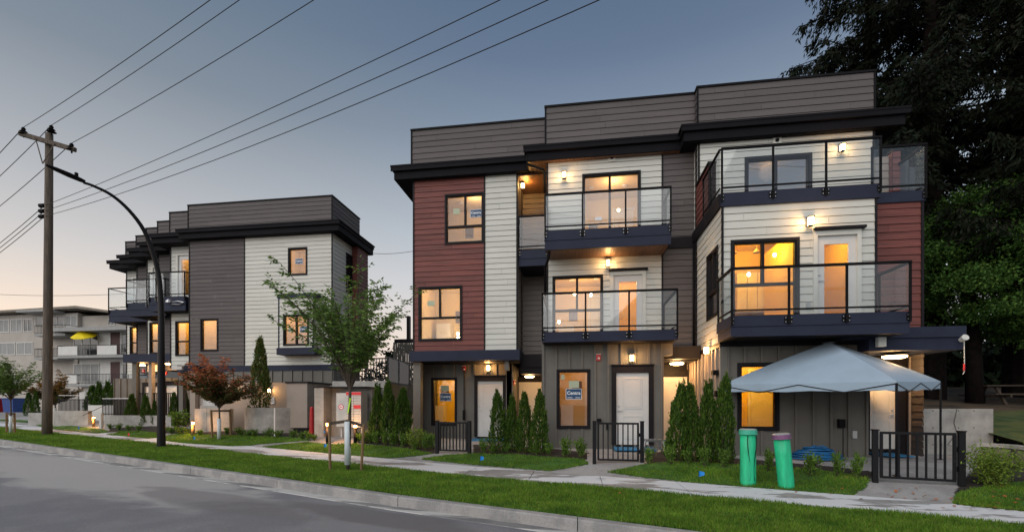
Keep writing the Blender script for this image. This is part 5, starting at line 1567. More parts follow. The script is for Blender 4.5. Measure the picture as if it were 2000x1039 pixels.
# crossarm
ad = Vector((0.97, 0.24, 0)).normalized()
a0 = at_pix(38, 261, Vector((gp.x + tx, gp.y - .2, 0)), ad); a1 = at_pix(147, 293, Vector((gp.x + tx, gp.y - .2, 0)), ad)
arm = MB(); arm.bar(a0, a1, .13, .17)
mid = pt(.95)
for q in (.33, .67):
    arm.bar(a0 + (a1 - a0) * q + Vector((0, -.09, -.02)), mid + Vector((0, -.24, -.75)), .03, .03)
arm.build('crossarm', M['pole_wood'], UP)
ins_top = []
for u, v in ((46, 249), (100.5, 245), (140, 280)):
    q = at_pix(u, v, Vector((gp.x + tx, gp.y - .2, 0)), ad)
    base = q - Vector((0, 0, .32))
    mb = MB(); mb.tube([base - Vector((0, 0, .1)), base], .03, 6)
    mb.lathe([(.05, 0), (.17, .04), (.06, .1), (.13, .14), (.05, .2), (.08, .25), (.03, .32)], base, 10)
    mb.build('insulator', M['metal'], UP); ins_top.append(q)
sec = []
for v in (402, 412.5, 423):
    q = at_pix(83, v, Vector((gp.x, gp.y - .05, 0)), ad)
    mb = MB(); mb.tube([q + Vector((-.12, 0, 0)), q + Vector((.1, 0, 0))], [.09, .09], 8); mb.tube([q, q + Vector((.25, 0, 0))], .03, 6); mb.build('spool_insulator', M['metal'], UP)
    sec.append(q + Vector((.1, 0, 0)))

def wire(a, b, sag, r, name, label, grp, n=28):
    a, b = Vector(a), Vector(b)
    pts = []
    for i in range(n + 1):
        t = i / n; p = a.lerp(b, t); p.z -= 4 * sag * t * (1 - t); pts.append(p)
    mb = MB(); mb.tube(pts, r, 5)
    return tag(mb.build(name, M['black'], loc=a, smooth=True), label, 'wire', grp)
names_t = ['topmost overhead wire running from the end of the crossarm over the street', 'overhead wire running from the pole top over the street', 'overhead wire from the inner end of the crossarm over the street']
# upper wires: aim each at the column where it leaves the top of the photograph
for q, ue, lb in zip(ins_top, (388, 445, 587), names_t):
    d0, d1 = ray(ue)
    t = (q.x * d1 - q.y * d0) / (e_st.y * d0 - e_st.x * d1)
    pp = q + e_st * t
    zz = EYE + HY / FL * fw(pp)
    slope = (zz - q.z) / t
    b = q + e_st * 34; b.z = q.z + slope * 34 + .6
    wire(q, b, .5, .0115, 'overhead_wire', lb, 'wires along the street')
    b2 = q - e_st * 36 ; b2.z = q.z - .6
    wire(q, b2, 1.0, .015, 'overhead_wire', lb.replace('over the street', 'on towards the left distance').replace('left distance', 'sunset'), 'wires along the street')
for q, ue, lb in zip(sec, (978, 1072, 1172), ('upper of three lower wires sagging across the sky', 'middle of three lower wires sagging across the sky', 'lowest of three lower wires sagging across the sky')):
    d0, d1 = ray(ue)
    t = (q.x * d1 - q.y * d0) / (e_st.y * d0 - e_st.x * d1)
    pp = q + e_st * t
    zz = EYE + HY / FL * fw(pp)
    Lw = 44; s_ = (q.z - zz) / (4 * (t / Lw) * (1 - t / Lw))
    b = q + e_st * Lw; b.z = q.z
    wire(q, b, s_ , .0095, 'overhead_wire', lb, 'wires along the street')
    b2 = q - e_st * 36; b2.z = q.z - .5
    wire(q, b2, 1.2, .014, 'overhead_wire', lb.replace('sagging across the sky', 'running from the pole towards the sunset'), 'wires along the street')
wire((PX(-40, 60), 60, PZ(-40, 573, 60)), (PX(240, 60), 60, PZ(240, 574, 60)), .3, .03, 'overhead_wire', 'faint distant wire above the apartment roof', 'distant wires')
wire((PX(700, 50), 50, PZ(700, 492, 50)), (PX(815, 50), 50, PZ(815, 489, 50)), .3, .025, 'overhead_wire', 'faint distant wire between the two buildings', 'distant wires')

gl_ = G(315, 872)
LT = thing('street_lamp', 'tall black street lamp with a curved arm reaching over the road', 'street lamp', gl_)
d_out = (-n_st * 1.0)
Ht = 9.05
prof = [(0, 0, .125), (0, .6, .12), (0, 2.6, .105), (0, 4.4, .09), (.03, 5.2, .08), (.08, 5.75, .074), (.22, 6.35, .068), (.49, 7.08, .06), (.89, 7.58, .052), (1.33, 7.88, .045), (1.78, 7.98, .039), (2.0, 7.98, .036)]
# refine with linear subdivision in a smooth curve
def cr_(pts, n=5):
    out = []
    for i in range(len(pts) - 1):
        p0, p1, p2, p3 = pts[max(i - 1, 0)], pts[i], pts[i + 1], pts[min(i + 2, len(pts) - 1)]
        for k in range(n):
            t = k / n
            out.append(tuple(0.5 * ((2 * b) + (-a + c) * t + (2 * a - 5 * b + 4 * c - d) * t * t + (-a + 3 * b - 3 * c + d) * t ** 3) for a, b, c, d in zip(p0, p1, p2, p3)))
    out.append(pts[-1]); return out
pr_ = cr_(prof, 4)
mb = MB(); mb.tube([gl_ + d_out * r + Vector((0, 0, z - .05)) for r, z, q in pr_], [q for r, z, q in pr_], 14); mb.build('pole', M['black'], LT, smooth=True)
mb = MB(); mb.lathe([(.20, -.05), (.20, .03), (.14, .05)], gl_, 14); mb.build('base_plate', M['black'], LT)
mb = MB()
h0 = gl_ + d_out * 1.97 + Vector((0, 0, 7.97)); h1 = gl_ + d_out * 2.8 + Vector((0, 0, 8.08))
dh = (h1 - h0).normalized(); sd = dh.cross(Vector((0, 0, 1))).normalized(); up_ = sd.cross(dh)
secs = [(0, .05, .05), (.12, .08, .06), (.35, .11, .065), (.65, .11, .05), (.85, .04, .025)]
vs = []; fs = []
for k, (t, wv, hv) in enumerate(secs):
    c = h0 + dh * t
    for j in range(8):
        a = 6.2832 * j / 8 + .39; vs.append(c + sd * wv * math.cos(a) + up_ * hv * math.sin(a))
    if k: fs += [((k - 1) * 8 + j, (k - 1) * 8 + (j + 1) % 8, k * 8 + (j + 1) % 8, k * 8 + j) for j in range(8)]
fs += [tuple(range(8)), tuple(32 + j for j in range(8))]
mb.add(vs, fs); mb.lathe([(.045, 0), (.045, .09), (.03, .1)], h0 + dh * .2 + up_ * .06, 8)
mb.build('lamp_head', M['metal'], LT, smooth=False)

# ================================================================== bollard lights
def bollard(u, v, vt_, label, power=5, r=.06):
    g = G(u, v); H = (v - vt_) / SC(g)
    t = thing('bollard_light', label, 'bollard light', g, 'bollard lights along the front gardens')
    mb = MB(); mb.lathe([(r, 0), (r, H * .79)], g, 14); mb.build('post', M['trim'] if u > 600 else M['stake'], t, smooth=True)
    mb = MB(); mb.lathe([(r * .8, H * .792), (r * .8, H * .9)], g, 14); mb.build('lamp_glass', M['bollard'], t)
    mb = MB(); mb.lathe([(r * 1.15, H * .902), (r * 1.15, H * .97), (r * .5, H)], g, 14); mb.build('cap', M['trim'], t)
    point('lamp_light', g + Vector((0, -.2, H * .8)), power * 1.6, (1, .45, .13), .05, t)
bollard(183, 834, 812, 'lit bollard light in front of the black picket fence, farthest along', 14)
bollard(377, 851, 821, 'lit bollard light left of the red leaved maple stakes', 14)
bollard(640, 866, 822, 'lit bollard light left of the white wrapped young tree trunk', 12)
bollard(694, 866, 826, 'lit bollard light between the young tree stakes and the mailboxes', 5)
g = G(198, 836); mb = MB(); mb.box(g.x - .06, g.x + .06, g.y - .06, g.y + .06, g.z - .05, g.z + .75); tag(mb.build('marker_post', M['paint_white'], loc=g), 'short white post right of the farthest lit bollard', 'post')
g = G(107, 830); mb = MB(); mb.lathe([(.09, -.05), (.09, .9), (.02, .92)], g, 12); tag(mb.build('marker_post', M['paint_white'], loc=g), 'round white post just right of the utility pole', 'post')

# ================================================================== gates along the street
def gate(u0, v0, u1, v1, vt0, n, label, latch=True):
    a, b = G(u0, v0), G(u1, v1)
    H = (v0 - vt0) / SC(a)
    t = thing('metal_gate', label, 'gate', a, 'black metal garden gates')
    d = (b - a); Ln = d.length; d.z = 0; d.normalize()
    upz = Vector((0, 0, 1))
    for p in (a, b):
        mb = MB(); q = Vector((p.x, p.y, p.z)); mb.bar(q - upz * .05, Vector((p.x, p.y, a.z + H)), .085, .085, up=d); mb.box(p.x - .05, p.x + .05, p.y - .05, p.y + .05, a.z + H, a.z + H + .02); mb.build('post', M['black'], t)
    p0, p1 = a + d * .07, b - d * .07; p1.z = p0.z = a.z
    mb = MB(); mb.bar(p0 + upz * (H - .04), p1 + upz * (H - .04), .045, .045); mb.bar(p0 + upz * .1, p1 + upz * .1, .04, .04)
    mb.bar(p0 + d * .02 + upz * .12, p0 + d * .02 + upz * (H - .062), .045, .045, up=d); mb.bar(p1 - d * .02 + upz * .12, p1 - d * .02 + upz * (H - .062), .045, .045, up=d)
    fr = mb.build('frame', M['black'], t)
    for k in range(1, n + 1):
        q = p0 + d * .02 + (p1 - p0 - d * .04) * (k / (n + 1))
        mb = MB(); mb.bar(q + upz * .121, q + upz * (H - .063), .028, .028, up=d); mb.build('picket', M['black'], t)
    mb = MB(); q = p1 + d * .02
    for z in (.3, H - .3): mb.box(q.x - .02, q.x + .03, q.y - .03, q.y + .03, q.z + z - .04, q.z + z + .04)
    mb.build('hinge', M['metal'], fr)
gate(854, 885, 917, 886, 822, 7, 'small black metal gate in front of the lit window with the blue sign, leftmost gate')
gate(1161, 905, 1254, 902, 823, 7, 'black metal gate in front of the white door with an aluminium ladder beside it')
gate(1709, 941, 1878, 949, 840, 7, 'widest black metal gate, in front of the tent and the far right door')

# ================================================================== tent
TN = thing('canopy_tent', 'pale blue pop-up canopy tent standing in front of the third house', 'tent', G(1640, 905))
aY = R(53.3); Fn = 8.5; Ls = 3.05 * 8.5 / 7.85
def cam2w(r, f, z): return Vector((r * ca - f * sa, r * sa + f * ca, z))
N0 = (.8344 * Fn, Fn)
c5, s5 = math.cos(aY), math.sin(aY)
Lc = (N0[0] - Ls * c5, N0[1] + Ls * s5); Rc = (N0[0] + Ls * s5, N0[1] + Ls * c5); Bc = (Lc[0] + Rc[0] - N0[0], Lc[1] + Rc[1] - N0[1])
ze_ = 1.98
cor = [cam2w(*p, z) for p, z in ((N0, ze_), (Rc, ze_ + .1), (Bc, ze_ + .1), (Lc, ze_ + .06))]
ctr = sum(cor, Vector()) / 4; 
ctr.z = EYE + (HY - 668) / FL * fw(ctr)
mb = MB()
n = 14
def roofpt(side, s, t):
    """side 0..3, s along the eave, t from the eave (0) to the peak (1)"""
    a, b = cor[side], cor[(side + 1) % 4]
    e = a.lerp(b, s); 
    p = e.lerp(ctr, t)
    lin = p.z
    z = e.z + (ctr.z - e.z) * (t ** .92)
    z -= .05 * math.sin(math.pi * s) * (1 - t) * (.2 + t)      # canvas sags between the ribs
    z += .004 * math.sin(s * 9 + side) * (1 - t) * t * 4
    return Vector((p.x, p.y, z))
for sd_ in range(4):
    for i in range(n):
        for j in range(n):
            s0_, s1_ = i / n, (i + 1) / n; t0, t1 = j / n * .965, (j + 1) / n * .965
            q = [roofpt(sd_, s0_, t0), roofpt(sd_, s1_, t0), roofpt(sd_, s1_, t1), roofpt(sd_, s0_, t1)]
            mb.quad(*q)
            if j == 0:
                dz = Vector((0, 0, .17 + .012 * math.sin(s0_ * 19))); dz2 = Vector((0, 0, .17 + .012 * math.sin(s1_ * 19)))
                mb.quad(q[0] - dz, q[1] - dz2, q[1], q[0])
cap = [roofpt(k, 0, .93) + Vector((0, 0, .05)) for k in range(4)]
mb.add([ctr + Vector((0, 0, -.01))] + cap, [(0, 1, 2), (0, 2, 3), (0, 3, 4), (0, 4, 1)])
mb.build('tent_roof', M['canvas'], TN, smooth=True)
mb = MB()
for p in cor:
    g0 = Vector((p.x, p.y, zt(p.x, p.y)))
    q = p + (ctr - p).normalized() * .06
    mb.bar(g0 + Vector((0, 0, .0)), Vector((p.x, p.y, p.z - .03)) , .03, .03)
    mb.box(p.x - .05, p.x + .05, p.y - .05, p.y + .05, g0.z, g0.z + .012)
for k in range(4):
    a, b = cor[k] - Vector((0, 0, .1)), cor[(k + 1) % 4] - Vector((0, 0, .1))
    m_ = 4
    for i in range(m_):
        p, q = a.lerp(b, i / m_), a.lerp(b, (i + 1) / m_); o1, o2 = Vector((0, 0, .06)), Vector((0, 0, -.10))
        if i % 2: o1, o2 = o2, o1
        mb.bar(p + o1, q + o2, .014, .02)
mb.build('frame', M['black'], TN)

# ================================================================== green pipes
def pipe(u, v, ut, vt_, wpx, capm, label, wire_=True):
    g = G(u, v); s = SC(g)
    H = (v - vt_) / s; dx = (ut - u) / s
    t = thing('standpipe', label, 'pipe', g, 'painted pipes standing in the lawn')
    r = wpx / 2 / s; ax = Vector((dx * ca, dx * sa, H))
    mb = MB(); mb.tube([g + ax * k for k in (-.03, 0, .3, .6, .93)], r, 22); mb.build('pipe', M['pipe'], t, smooth=True)
    mb = MB(); 
    mb.tube([g + ax * .9, g + ax * .985], r * 1.14, 22); mb.tube([g + ax * .90, g + ax * .915], r * 1.20, 22); mb.m = 1
    mb.tube([g + ax * .9855, g + ax * 1.0], [r * 1.10, r * .95], 22); mb.build('cap', [M[capm], M['mailgrey']], t)
    if wire_:
        mb = MB(); sdv = Vector((-ca * .0 + sa, -ca, 0))
        for o, a in ((-.35, 1), (.5, -1)):
            mb.tube([g + ax * k + Vector((ca, sa, 0)) * r * (o + a * .2 * math.sin(k * 6)) + sdv * r * .93 for k in frange(.08, .88, 10)], .007, 5)
        mb.build('stain_line', M['metal'], t)
pipe(1461, 945, 1461, 837, 28.5, 'pipe_cap', 'upright bright green standpipe with a green cap in the lawn')
pipe(1536, 950, 1525.5, 846, 28.5, 'purple', 'leaning bright green standpipe with a purple cap in the lawn', False)

# ================================================================== hose, ladders, flags
gh = G(1592, 897)
rr = random.Random(4)
mb = MB()
for k in range(15):
    f_ = k / 14
    Rx = .56 * (1 - .62 * f_) + rr.uniform(-.03, .03); Ry = .40 * (1 - .6 * f_); ox = rr.uniform(-.04, .04); oy = rr.uniform(-.03, .03); z0_ = .02 + .24 * f_ ** .8; tl = rr.uniform(-.05, .05); ph = rr.uniform(0, 6)
    mb.tube([gh + Vector((ox + Rx * math.cos(t), oy + Ry * math.sin(t), z0_ + tl * math.sin(t + ph) * (.3 + f_) + .012)) for t in frange(0, 6.3, 30)], .014, 6, cap=False)
for k in range(5):
    p_ = rr.uniform(0, 6); 
    mb.tube([gh + Vector((.5 * math.cos(p_) * (1 - 1.7 * t), .3 * math.sin(p_) * (1 - 1.6 * t) + .05 * math.sin(t * 7), .05 + .27 * math.sin(math.pi * min(1, t * 1.1 + .02)))) for t in frange(0, .9, 12)], .014, 6)
tag(mb.build('coiled_hose', M['hose'], loc=gh, smooth=True), 'heap of coiled blue hose on the patio behind the green pipes', 'hose')
def ladder(u0, u1, v, vt_, label, off=.0):
    a, b = G(u0, v), G(u1, v)
    t = thing('work_platform', label, 'work platform', a, 'aluminium work platforms on the patios')
    H = (v - vt_) / SC(a)
    d = (b - a).normalized(); nn = Vector((-d.y, d.x, 0))
    mb = MB()
    for o in (0, .3):
        mb.bar(a + nn * o + Vector((0, 0, H)), b + nn * o + Vector((0, 0, H)), .03, .05)
    for k in range(5):
        p = a + (b - a) * (k + .5) / 5; mb.bar(p + Vector((0, 0, H)), p + nn * .3 + Vector((0, 0, H)), .03, .03)
    mb.build('deck', M['steel'], t)
    for f_ in (.12, .88):
        for o in (0, .3):
            p = a + (b - a) * f_
            mb = MB(); mb.bar(p + nn * o + Vector((0, 0, H)), p + nn * (o + (.08 if o else -.08)) + d * (.1 if f_ > .5 else -.1), .03, .04); mb.build('leg', M['steel'], t)
    mb = MB(); p = a + (b - a) * .05; q = a + (b - a) * .95; mb.bar(p + Vector((0, 0, .12)), q + Vector((0, 0, .12)), .02, .03); mb.build('brace', M['steel'], t)
ladder(1256, 1300, 885, 860, 'aluminium work platform between the middle gate and the tall cedars')
ladder(1426, 1502, 887, 861, 'aluminium work platform behind the upright green pipe')
def flag(u, v, m_, label, h=.24):
    g = G(u, v + 5)
    t = thing('marker_flag', label, 'flag', g, 'small marker flags in the lawns')
    mb = MB(); mb.tube([g, g + Vector((.01, 0, h))], .003, 5); mb.build('stem', M['metal'], t)
    mb = MB(); s_ = .13
    a = g + Vector((.012, 0, h)); vs = []
    for k in range(5):
        f_ = k / 4; vs += [a + Vector((s_ * .75 * f_, .025 * math.sin(f_ * 4), -.02 * f_)), a + Vector((s_ * .75 * f_, .025 * math.sin(f_ * 4 + .5), -s_ * .95 + .045 * f_))]
    mb.add(vs, [(2 * k, 2 * k + 1, 2 * k + 3, 2 * k + 2) for k in range(4)]); mb.build('cloth', M[m_], t)
for u, v, m_, lb in ((152, 838, 'flagblue', 'small blue marker flag in the lawn right of the utility pole'), (249, 852, 'flagpink', 'small bright pink marker flag in the lawn, the only pink one'),
                     (377, 860, 'flagblue', 'small blue marker flag below the bollard by the red maple'), (630, 848, 'flagblue', 'small blue marker flag by the lit bollard and mailboxes'),
                     (632, 876, 'flagblue', 'small blue marker flag left of the young tree stake'), (937, 904, 'flagblue', 'small blue marker flag below the leftmost black gate'),
                     (1364, 938, 'flagblue', 'small blue marker flag left of the green pipes')):
    flag(u, v, m_, lb)

# ================================================================== right end: retaining wall, block wall, table
yR = 13.1
RW = thing('retaining_wall', 'pale cast concrete retaining wall with form holes at the right', 'wall', (PX(1870, yR), yR, .3))
zrt = PZ(1870, 798, yR)
mb = MB(); mb.box(X4 + .02, PX(1940, yR), yR, yR + .25, .2, zrt); mb.box(X4 + .02, X4 + .27, yR + .251, 16.4, .2, zrt); mb.build('wall', M['conc'], RW)
mb = MB()
for u in (1822, 1839, 1872, 1902):
    for v in (802, 835, 868): mb.tube([(PX(u, yR), yR - .004, PZ(u, v, yR)), (PX(u, yR), yR - .001, PZ(u, v, yR))], .014, 8)
mb.build('tie_hole', M['metal'], RW)
mb = MB(); mb.tube([(PX(1868, yR), yR - .02, zrt), (PX(1862, yR), yR - .02, zrt - .35), (PX(1868, yR), yR - .02, zrt - .6), (PX(1850, yR), yR - .02, zrt - .9), (PX(1858, yR), yR - .02, .5)], .006, 5); mb.build('cable', M['black'], RW)
BWl = thing('block_wall', 'low curved block wall with a pale cap beside the bushy yellow shrub', 'wall', G(1960, 905))
pts = [G(1910, 897) + Vector((0, 0, 0)), G(1935, 899), G(1975, 903), G(2040, 912), G(2150, 925)]
zc = PZ(1950, 866, pts[1].y)
mb = MB(); cp = MB()
for a, b in zip(pts, pts[1:]):
    d = (b - a); d.z = 0; d.normalize(); nn = Vector((-d.y, d.x, 0))
    for k in range(2):
        z0 = .2 + (zc - .28) * k / 2; z1 = .2 + (zc - .28) * (k + 1) / 2 - .008
        m_ = 4
        for i in range(m_):
            p = a.lerp(b, i / m_ + (.5 / m_ if k else 0)); q = a.lerp(b, min(1, (i + 1) / m_ + (.5 / m_ if k else 0)) - .012)
            mb.bar(Vector((p.x, p.y, (z0 + z1) / 2)) + nn * .12, Vector((q.x, q.y, (z0 + z1) / 2)) + nn * .12, .24, z1 - z0)
    cp.bar(Vector((a.x, a.y, zc - .04)) + nn * .12, Vector((b.x, b.y, zc - .04)) + nn * .12, .32, .07)
mb.build('block_course', M['blockwall'], BWl); cp.build('coping', M['conc'], BWl)
# picnic table under the big tree
yT = 19.0
c = Vector((PX(1990, yT), yT, 0)); zT = PZ(1970, 752, yT)
PT = thing('picnic_table', 'dark wooden picnic table under the trees at the right edge', 'picnic table', (c.x, c.y, zT - .8))
mb = MB()
for k in range(4): mb.box(c.x - 1.3, c.x + 1.3, yT - .38 + k * .19, yT - .21 + k * .19, zT - .05, zT)
mb.build('tabletop', M['bark'], PT)
for o in (-.75, .62):
    mb = MB(); mb.box(c.x - 1.3, c.x + 1.3, yT + o, yT + o + .26, zT - .36, zT - .31); mb.build('bench', M['bark'], PT)
for x_ in (-.9, .9):
    mb = MB(); mb.bar((c.x + x_, yT - .2, zT - .05), (c.x + x_ , yT - .7, zT - .85), .08, .08); mb.bar((c.x + x_, yT + .2, zT - .05), (c.x + x_, yT + .7, zT - .85), .08, .08); mb.bar((c.x + x_ + .06, yT - .75, zT - .4), (c.x + x_ + .06, yT + .85, zT - .4), .06, .08); mb.build('leg', M['bark'], PT)

# ================================================================== vegetation
def unit(n, g=rng):
    v = g.normal(size=(n, 3)); return v / np.linalg.norm(v, axis=1)[:, None]
def leaves(P, D, L, W, droop=0.0, g=rng):
    """diamond leaves starting at P, pointing along D"""
    n = len(P)
    D = D / np.linalg.norm(D, axis=1)[:, None]
    S_ = np.cross(D, unit(n, g)); S_ /= np.linalg.norm(S_, axis=1)[:, None] + 1e-9
    L = L[:, None] if hasattr(L, 'shape') else L; W = W[:, None] if hasattr(W, 'shape') else W
    m = P + D * L * .5
    return np.stack([P, m + S_ * W * .5, P + D * L, m - S_ * W * .5], 1).reshape(-1, 3)

def seeded(s): return np.random.default_rng(s)

def cedar(H, rad, n, seed, name='cedar_shrub', mt=None, sc_=1.0):
    g = seeded(seed)
    t = thing(name, None, 'shrub', (0, 0, 0))
    z = g.uniform(0.0, 1, n) ** .85
    prof_ = rad * np.minimum(1, (z + .12) * 6) ** .5 * (1 - z ** 1.9) ** .8 + .012
    a = g.uniform(0, 2 * np.pi, n)
    lump = 1 + .16 * np.sin(a * 3 + z * 11 + seed) + .12 * np.sin(a * 5 - z * 17 + 2 * seed) + .1 * np.sin(z * 31 + a * 2)
    r = prof_ * lump * np.sqrt(g.uniform(.35, 1, n))
    P = np.stack([r * np.cos(a), r * np.sin(a), z * H], -1)
    # loose upright shoots that break the outline
    ns = 26
    sa_ = g.uniform(0, 6.283, ns); sz_ = g.uniform(.2, .97, ns)
    k_ = g.integers(0, ns, n); m_ = g.uniform(0, 1, n) < .30
    sr_ = rad * (1 - sz_ ** 1.9) ** .8 * 1.0
    u_ = g.uniform(0, 1, n)
    Q = np.stack([np.cos(sa_[k_]) * (sr_[k_] + u_ * .03), np.sin(sa_[k_]) * (sr_[k_] + u_ * .03), sz_[k_] * H - .18 + u_ * .36], -1) + g.normal(0, .02, (n, 3))
    P[m_] = Q[m_]
    D = np.stack([np.cos(a) * .55, np.sin(a) * .55, np.full(n, 1.0)], -1) + g.normal(0, .28, (n, 3))
    D[m_] = np.array([0, 0, 1.0]) + g.normal(0, .3, (int(m_.sum()), 3))
    V = leaves(P, D, g.uniform(.05, .12, n) * sc_, g.uniform(.018, .04, n) * sc_, g=g)
    np_mesh('foliage', V, 4, mt or CEDAR, t)
    mb = MB(); mb.tube([(0, 0, -.1), (0, 0, H * .8)], [.03, .01], 6); mb.build('trunk', M['bark'], t)
    return t

def bush(H, rad, n, seed, mt, L=.06, name='shrub', up=.6, stems=7):
    g = seeded(seed)
    t = thing(name, None, 'shrub', (0, 0, 0))
    st = MB(); Ps = []; Ds = []
    for k in range(stems):
        a = g.uniform(0, 6.28); rr_ = rad * g.uniform(.3, 1) if k else 0
        tip = np.array([math.cos(a) * rr_, math.sin(a) * rr_, H * g.uniform(.65, 1.0)])
        st.tube([(0, 0, -.03), tuple(tip * np.array([.5, .5, .45])), tuple(tip)], [.008, .006, .002], 5)
        m = n // stems
        u = g.uniform(.15, 1, m) ** .8
        base = np.outer(u, tip) * np.array([1, 1, 1]); base[:, :2] *= (u ** .4)[:, None]
        Ps.append(base + g.normal(0, rad * .16, (m, 3))); dd = unit(m, g) + np.array([tip[0] / rad * .4, tip[1] / rad * .4, up]); Ds.append(dd)
    P = np.concatenate(Ps); D = np.concatenate(Ds); P[:, 2] = np.maximum(P[:, 2], .01)
    V = leaves(P, D, g.uniform(.6, 1.2, len(P)) * L, g.uniform(.3, .5, len(P)) * L, g=g)
    np_mesh('foliage', V, 4, mt, t); st.build('stem', M['bark'], t)
    return t

def put(proto, used, P, label, sx, sz, rot, group, name=None):
    o = proto if not used.get(proto.name) else copy_tree(proto)
    used[proto.name] = True
    o.location = P; o.scale = (sx, sx, sz); o.rotation_euler = (rn.gauss(0, .025), rn.gauss(0, .025), rot)
    tag(o, label, 'shrub', group)
    return o
used = {}
CP = [cedar(1.6, .33, 5200, s) for s in (11, 12, 13)]
rn = random.Random(8)
near = [(737, 863, 754, 30), (760, 866, 745, 30), (785, 868, 758, 36), (974, 884, 767, 34), (1000, 882, 774, 26), (1023, 884, 766, 30), (1052, 887, 766, 33),
        (1325, 901, 750, 46), (1352, 899, 749, 36), (1383, 901, 750, 42), (1409, 903, 734, 40)]
cl = ['leftmost of three tall green cedars by the mailboxes', 'middle one of three tall green cedars by the mailboxes', 'tall green cedar nearest the corner of the red building, widest of three',
      'widest of four slim cedars before the first white door', 'second slim cedar right of the first white door, shorter one', 'third slim cedar before the lit recess door', 'slim cedar at the edge of the second house wall',
      'broad tall cedar beside the aluminium platform, leftmost of four', 'second of four tall cedars before the lit tan wall', 'third of four tall cedars before the lit tan wall', 'tallest cedar, touching the corner of the tent']
cgrp = ['tall cedars by the mailboxes'] * 3 + ['slim cedars before the first house'] * 4 + ['tall cedars left of the tent'] * 4
for i, ((u, v, vt_, wp), lb, gr) in enumerate(zip(near, cl, cgrp)):
    g = G(u, v); s = SC(g)
    put(CP[i % 3], used, g, lb, wp / s / 2 / .33, (v - vt_) / s / 1.6 * .97, rn.uniform(0, 6), gr)
for (u, v, vt_, wp, lb) in ((255, 829, 771, 20, 'clipped cone cedar left of the black street lamp'), (285, 831, 774, 18, 'dark cone cedar just left of the black street lamp'), (303, 831, 783, 12, 'thin dark cedar touching the street lamp'),
                        (340, 830, 768, 16, 'dark cedar by the porch pillar right of the street lamp'), (365, 832, 768, 14, 'thin cedar beside the tan pillar left of the maple'), (55, 808, 763, 14, 'small dark cedar at the left behind the slim tree'), (69, 808, 762, 13, 'small dark cedar left of the wooden utility pole'),
                        (178, 806, 745, 22, 'dark cedar before the apartment balconies, left of a row'), (193, 806, 741, 20, 'second dark cedar before the apartment balconies'), (209, 806, 738, 20, 'tallest dark cedar before the apartment balconies'), (228, 806, 742, 24, 'dark cedar nearest the farther porch')):
    y = None
    g = G(u, v)
    if v < 812: g = Vector((PX(u, 26.0), 26.0, zt(PX(u, 26.0), 26.0)));
    s = SC(g)
    put(CP[rn.randrange(3)], used, g, lb, wp / s / 2 / .33, (v - vt_) / s / 1.6, rn.uniform(0, 6), 'cedars of the farther gardens')
# tall columnar shrub on the planter
zpl = PZ(505, 796, y2_)
col_ = cedar(2.9, .30, 5200, 21, 'columnar_shrub', leafmat('columnar_leaf', [(.03, .07, .015), (.07, .13, .03), (.13, .17, .04), (.16, .10, .03)]), 1.2)
g = Vector((PX(508, y2_ + .8), y2_ + .8, zpl - .25)); s = SC(g)
col_.location = g; col_.scale = ((33 / s / 2) / .30, (33 / s / 2) / .30, (800 - 655) / s / 2.9); tag(col_, 'tall narrow columnar shrub growing on the curved concrete planter', 'shrub')

SB = [bush(.4, .2, 420, s, SHRUB, .075, up=.9) for s in (31, 32, 33)]
YBs = bush(.5, .32, 900, 41, SHRUB2, .06, stems=14)
sm = [(945, 885, 28, 'pale small shrub at the foot of the leftmost gate'), (962, 887, 22, None), (990, 886, 24, None), (1018, 884, 26, 'bright small shrub at the foot of the slim cedars'), (1047, 890, 30, None), (1072, 890, 28, None), (1103, 894, 38, None), (1136, 895, 36, None),
      (1266, 906, 34, 'small shrub at the right post of the middle gate'), (1312, 908, 40, None), (1345, 907, 30, None), (1376, 911, 40, None), (1413, 913, 34, None), (1500, 921, 40, None), (1583, 930, 48, 'small shrub just right of the leaning green pipe'), (1635, 932, 46, None), (1672, 935, 46, 'small shrub nearest the widest gate'),
      (722, 866, 30, None), (735, 868, 26, None), (752, 870, 26, None), (768, 872, 30, None), (787, 874, 28, None), (830, 880, 30, None), (843, 878, 34, None), (810, 880, 16, None)]
for i, (u, v, hp, lb) in enumerate(sm):
    g = G(u, v); s = SC(g); k = hp / s / .4
    put(SB[i % 3], used, g, lb or 'small leafy green shrub in the planting bed in front of the near building', k * rn.uniform(.6, .8), k, rn.uniform(0, 6), 'small shrubs in the near planting beds')
for i, (u, v, hp) in enumerate([(443, 849, 13), (470, 851, 14), (484, 852, 13), (496, 853, 13), (523, 853, 14), (543, 854, 14), (570, 855, 13)]):
    g = G(u, v); s = SC(g); k = hp / s / .4
    put(SB[i % 3], used, g, 'small round dark shrub in the row before the concrete planter', k * 1.4, k * 1.1, rn.uniform(0, 6), 'round shrubs before the planter')
for i, (u, v, hp) in enumerate([(590, 858, 14), (602, 860, 16), (614, 860, 13), (215, 838, 10), (232, 840, 12), (250, 841, 12), (270, 842, 11), (320, 846, 12), (335, 847, 14), (352, 848, 14), (365, 848, 12), (392, 850, 12), (345, 838, 34), (700, 864, 18), (712, 866, 22)]):
    g = G(u, v); s = SC(g); k = hp / s / .4
    put(SB[i % 3], used, g, 'loose pale green shrub in the farther garden beds', k * 1.3, k, rn.uniform(0, 6), 'loose shrubs in the farther garden beds')
g = G(812, 877); k = 42 / SC(g) / .5; put(YBs, used, g, 'round yellow green shrub left of the leftmost gate', k, k, 0, None)
big = bush(.75, .55, 3800, 51, SHRUB2, .06, stems=26); g = G(1938, 948); k = 76 / SC(g) / .75
big.location = g; big.scale = (k * 1.05, k * 1.05, k); tag(big, 'large bushy yellow green shrub by the block wall', 'shrub')

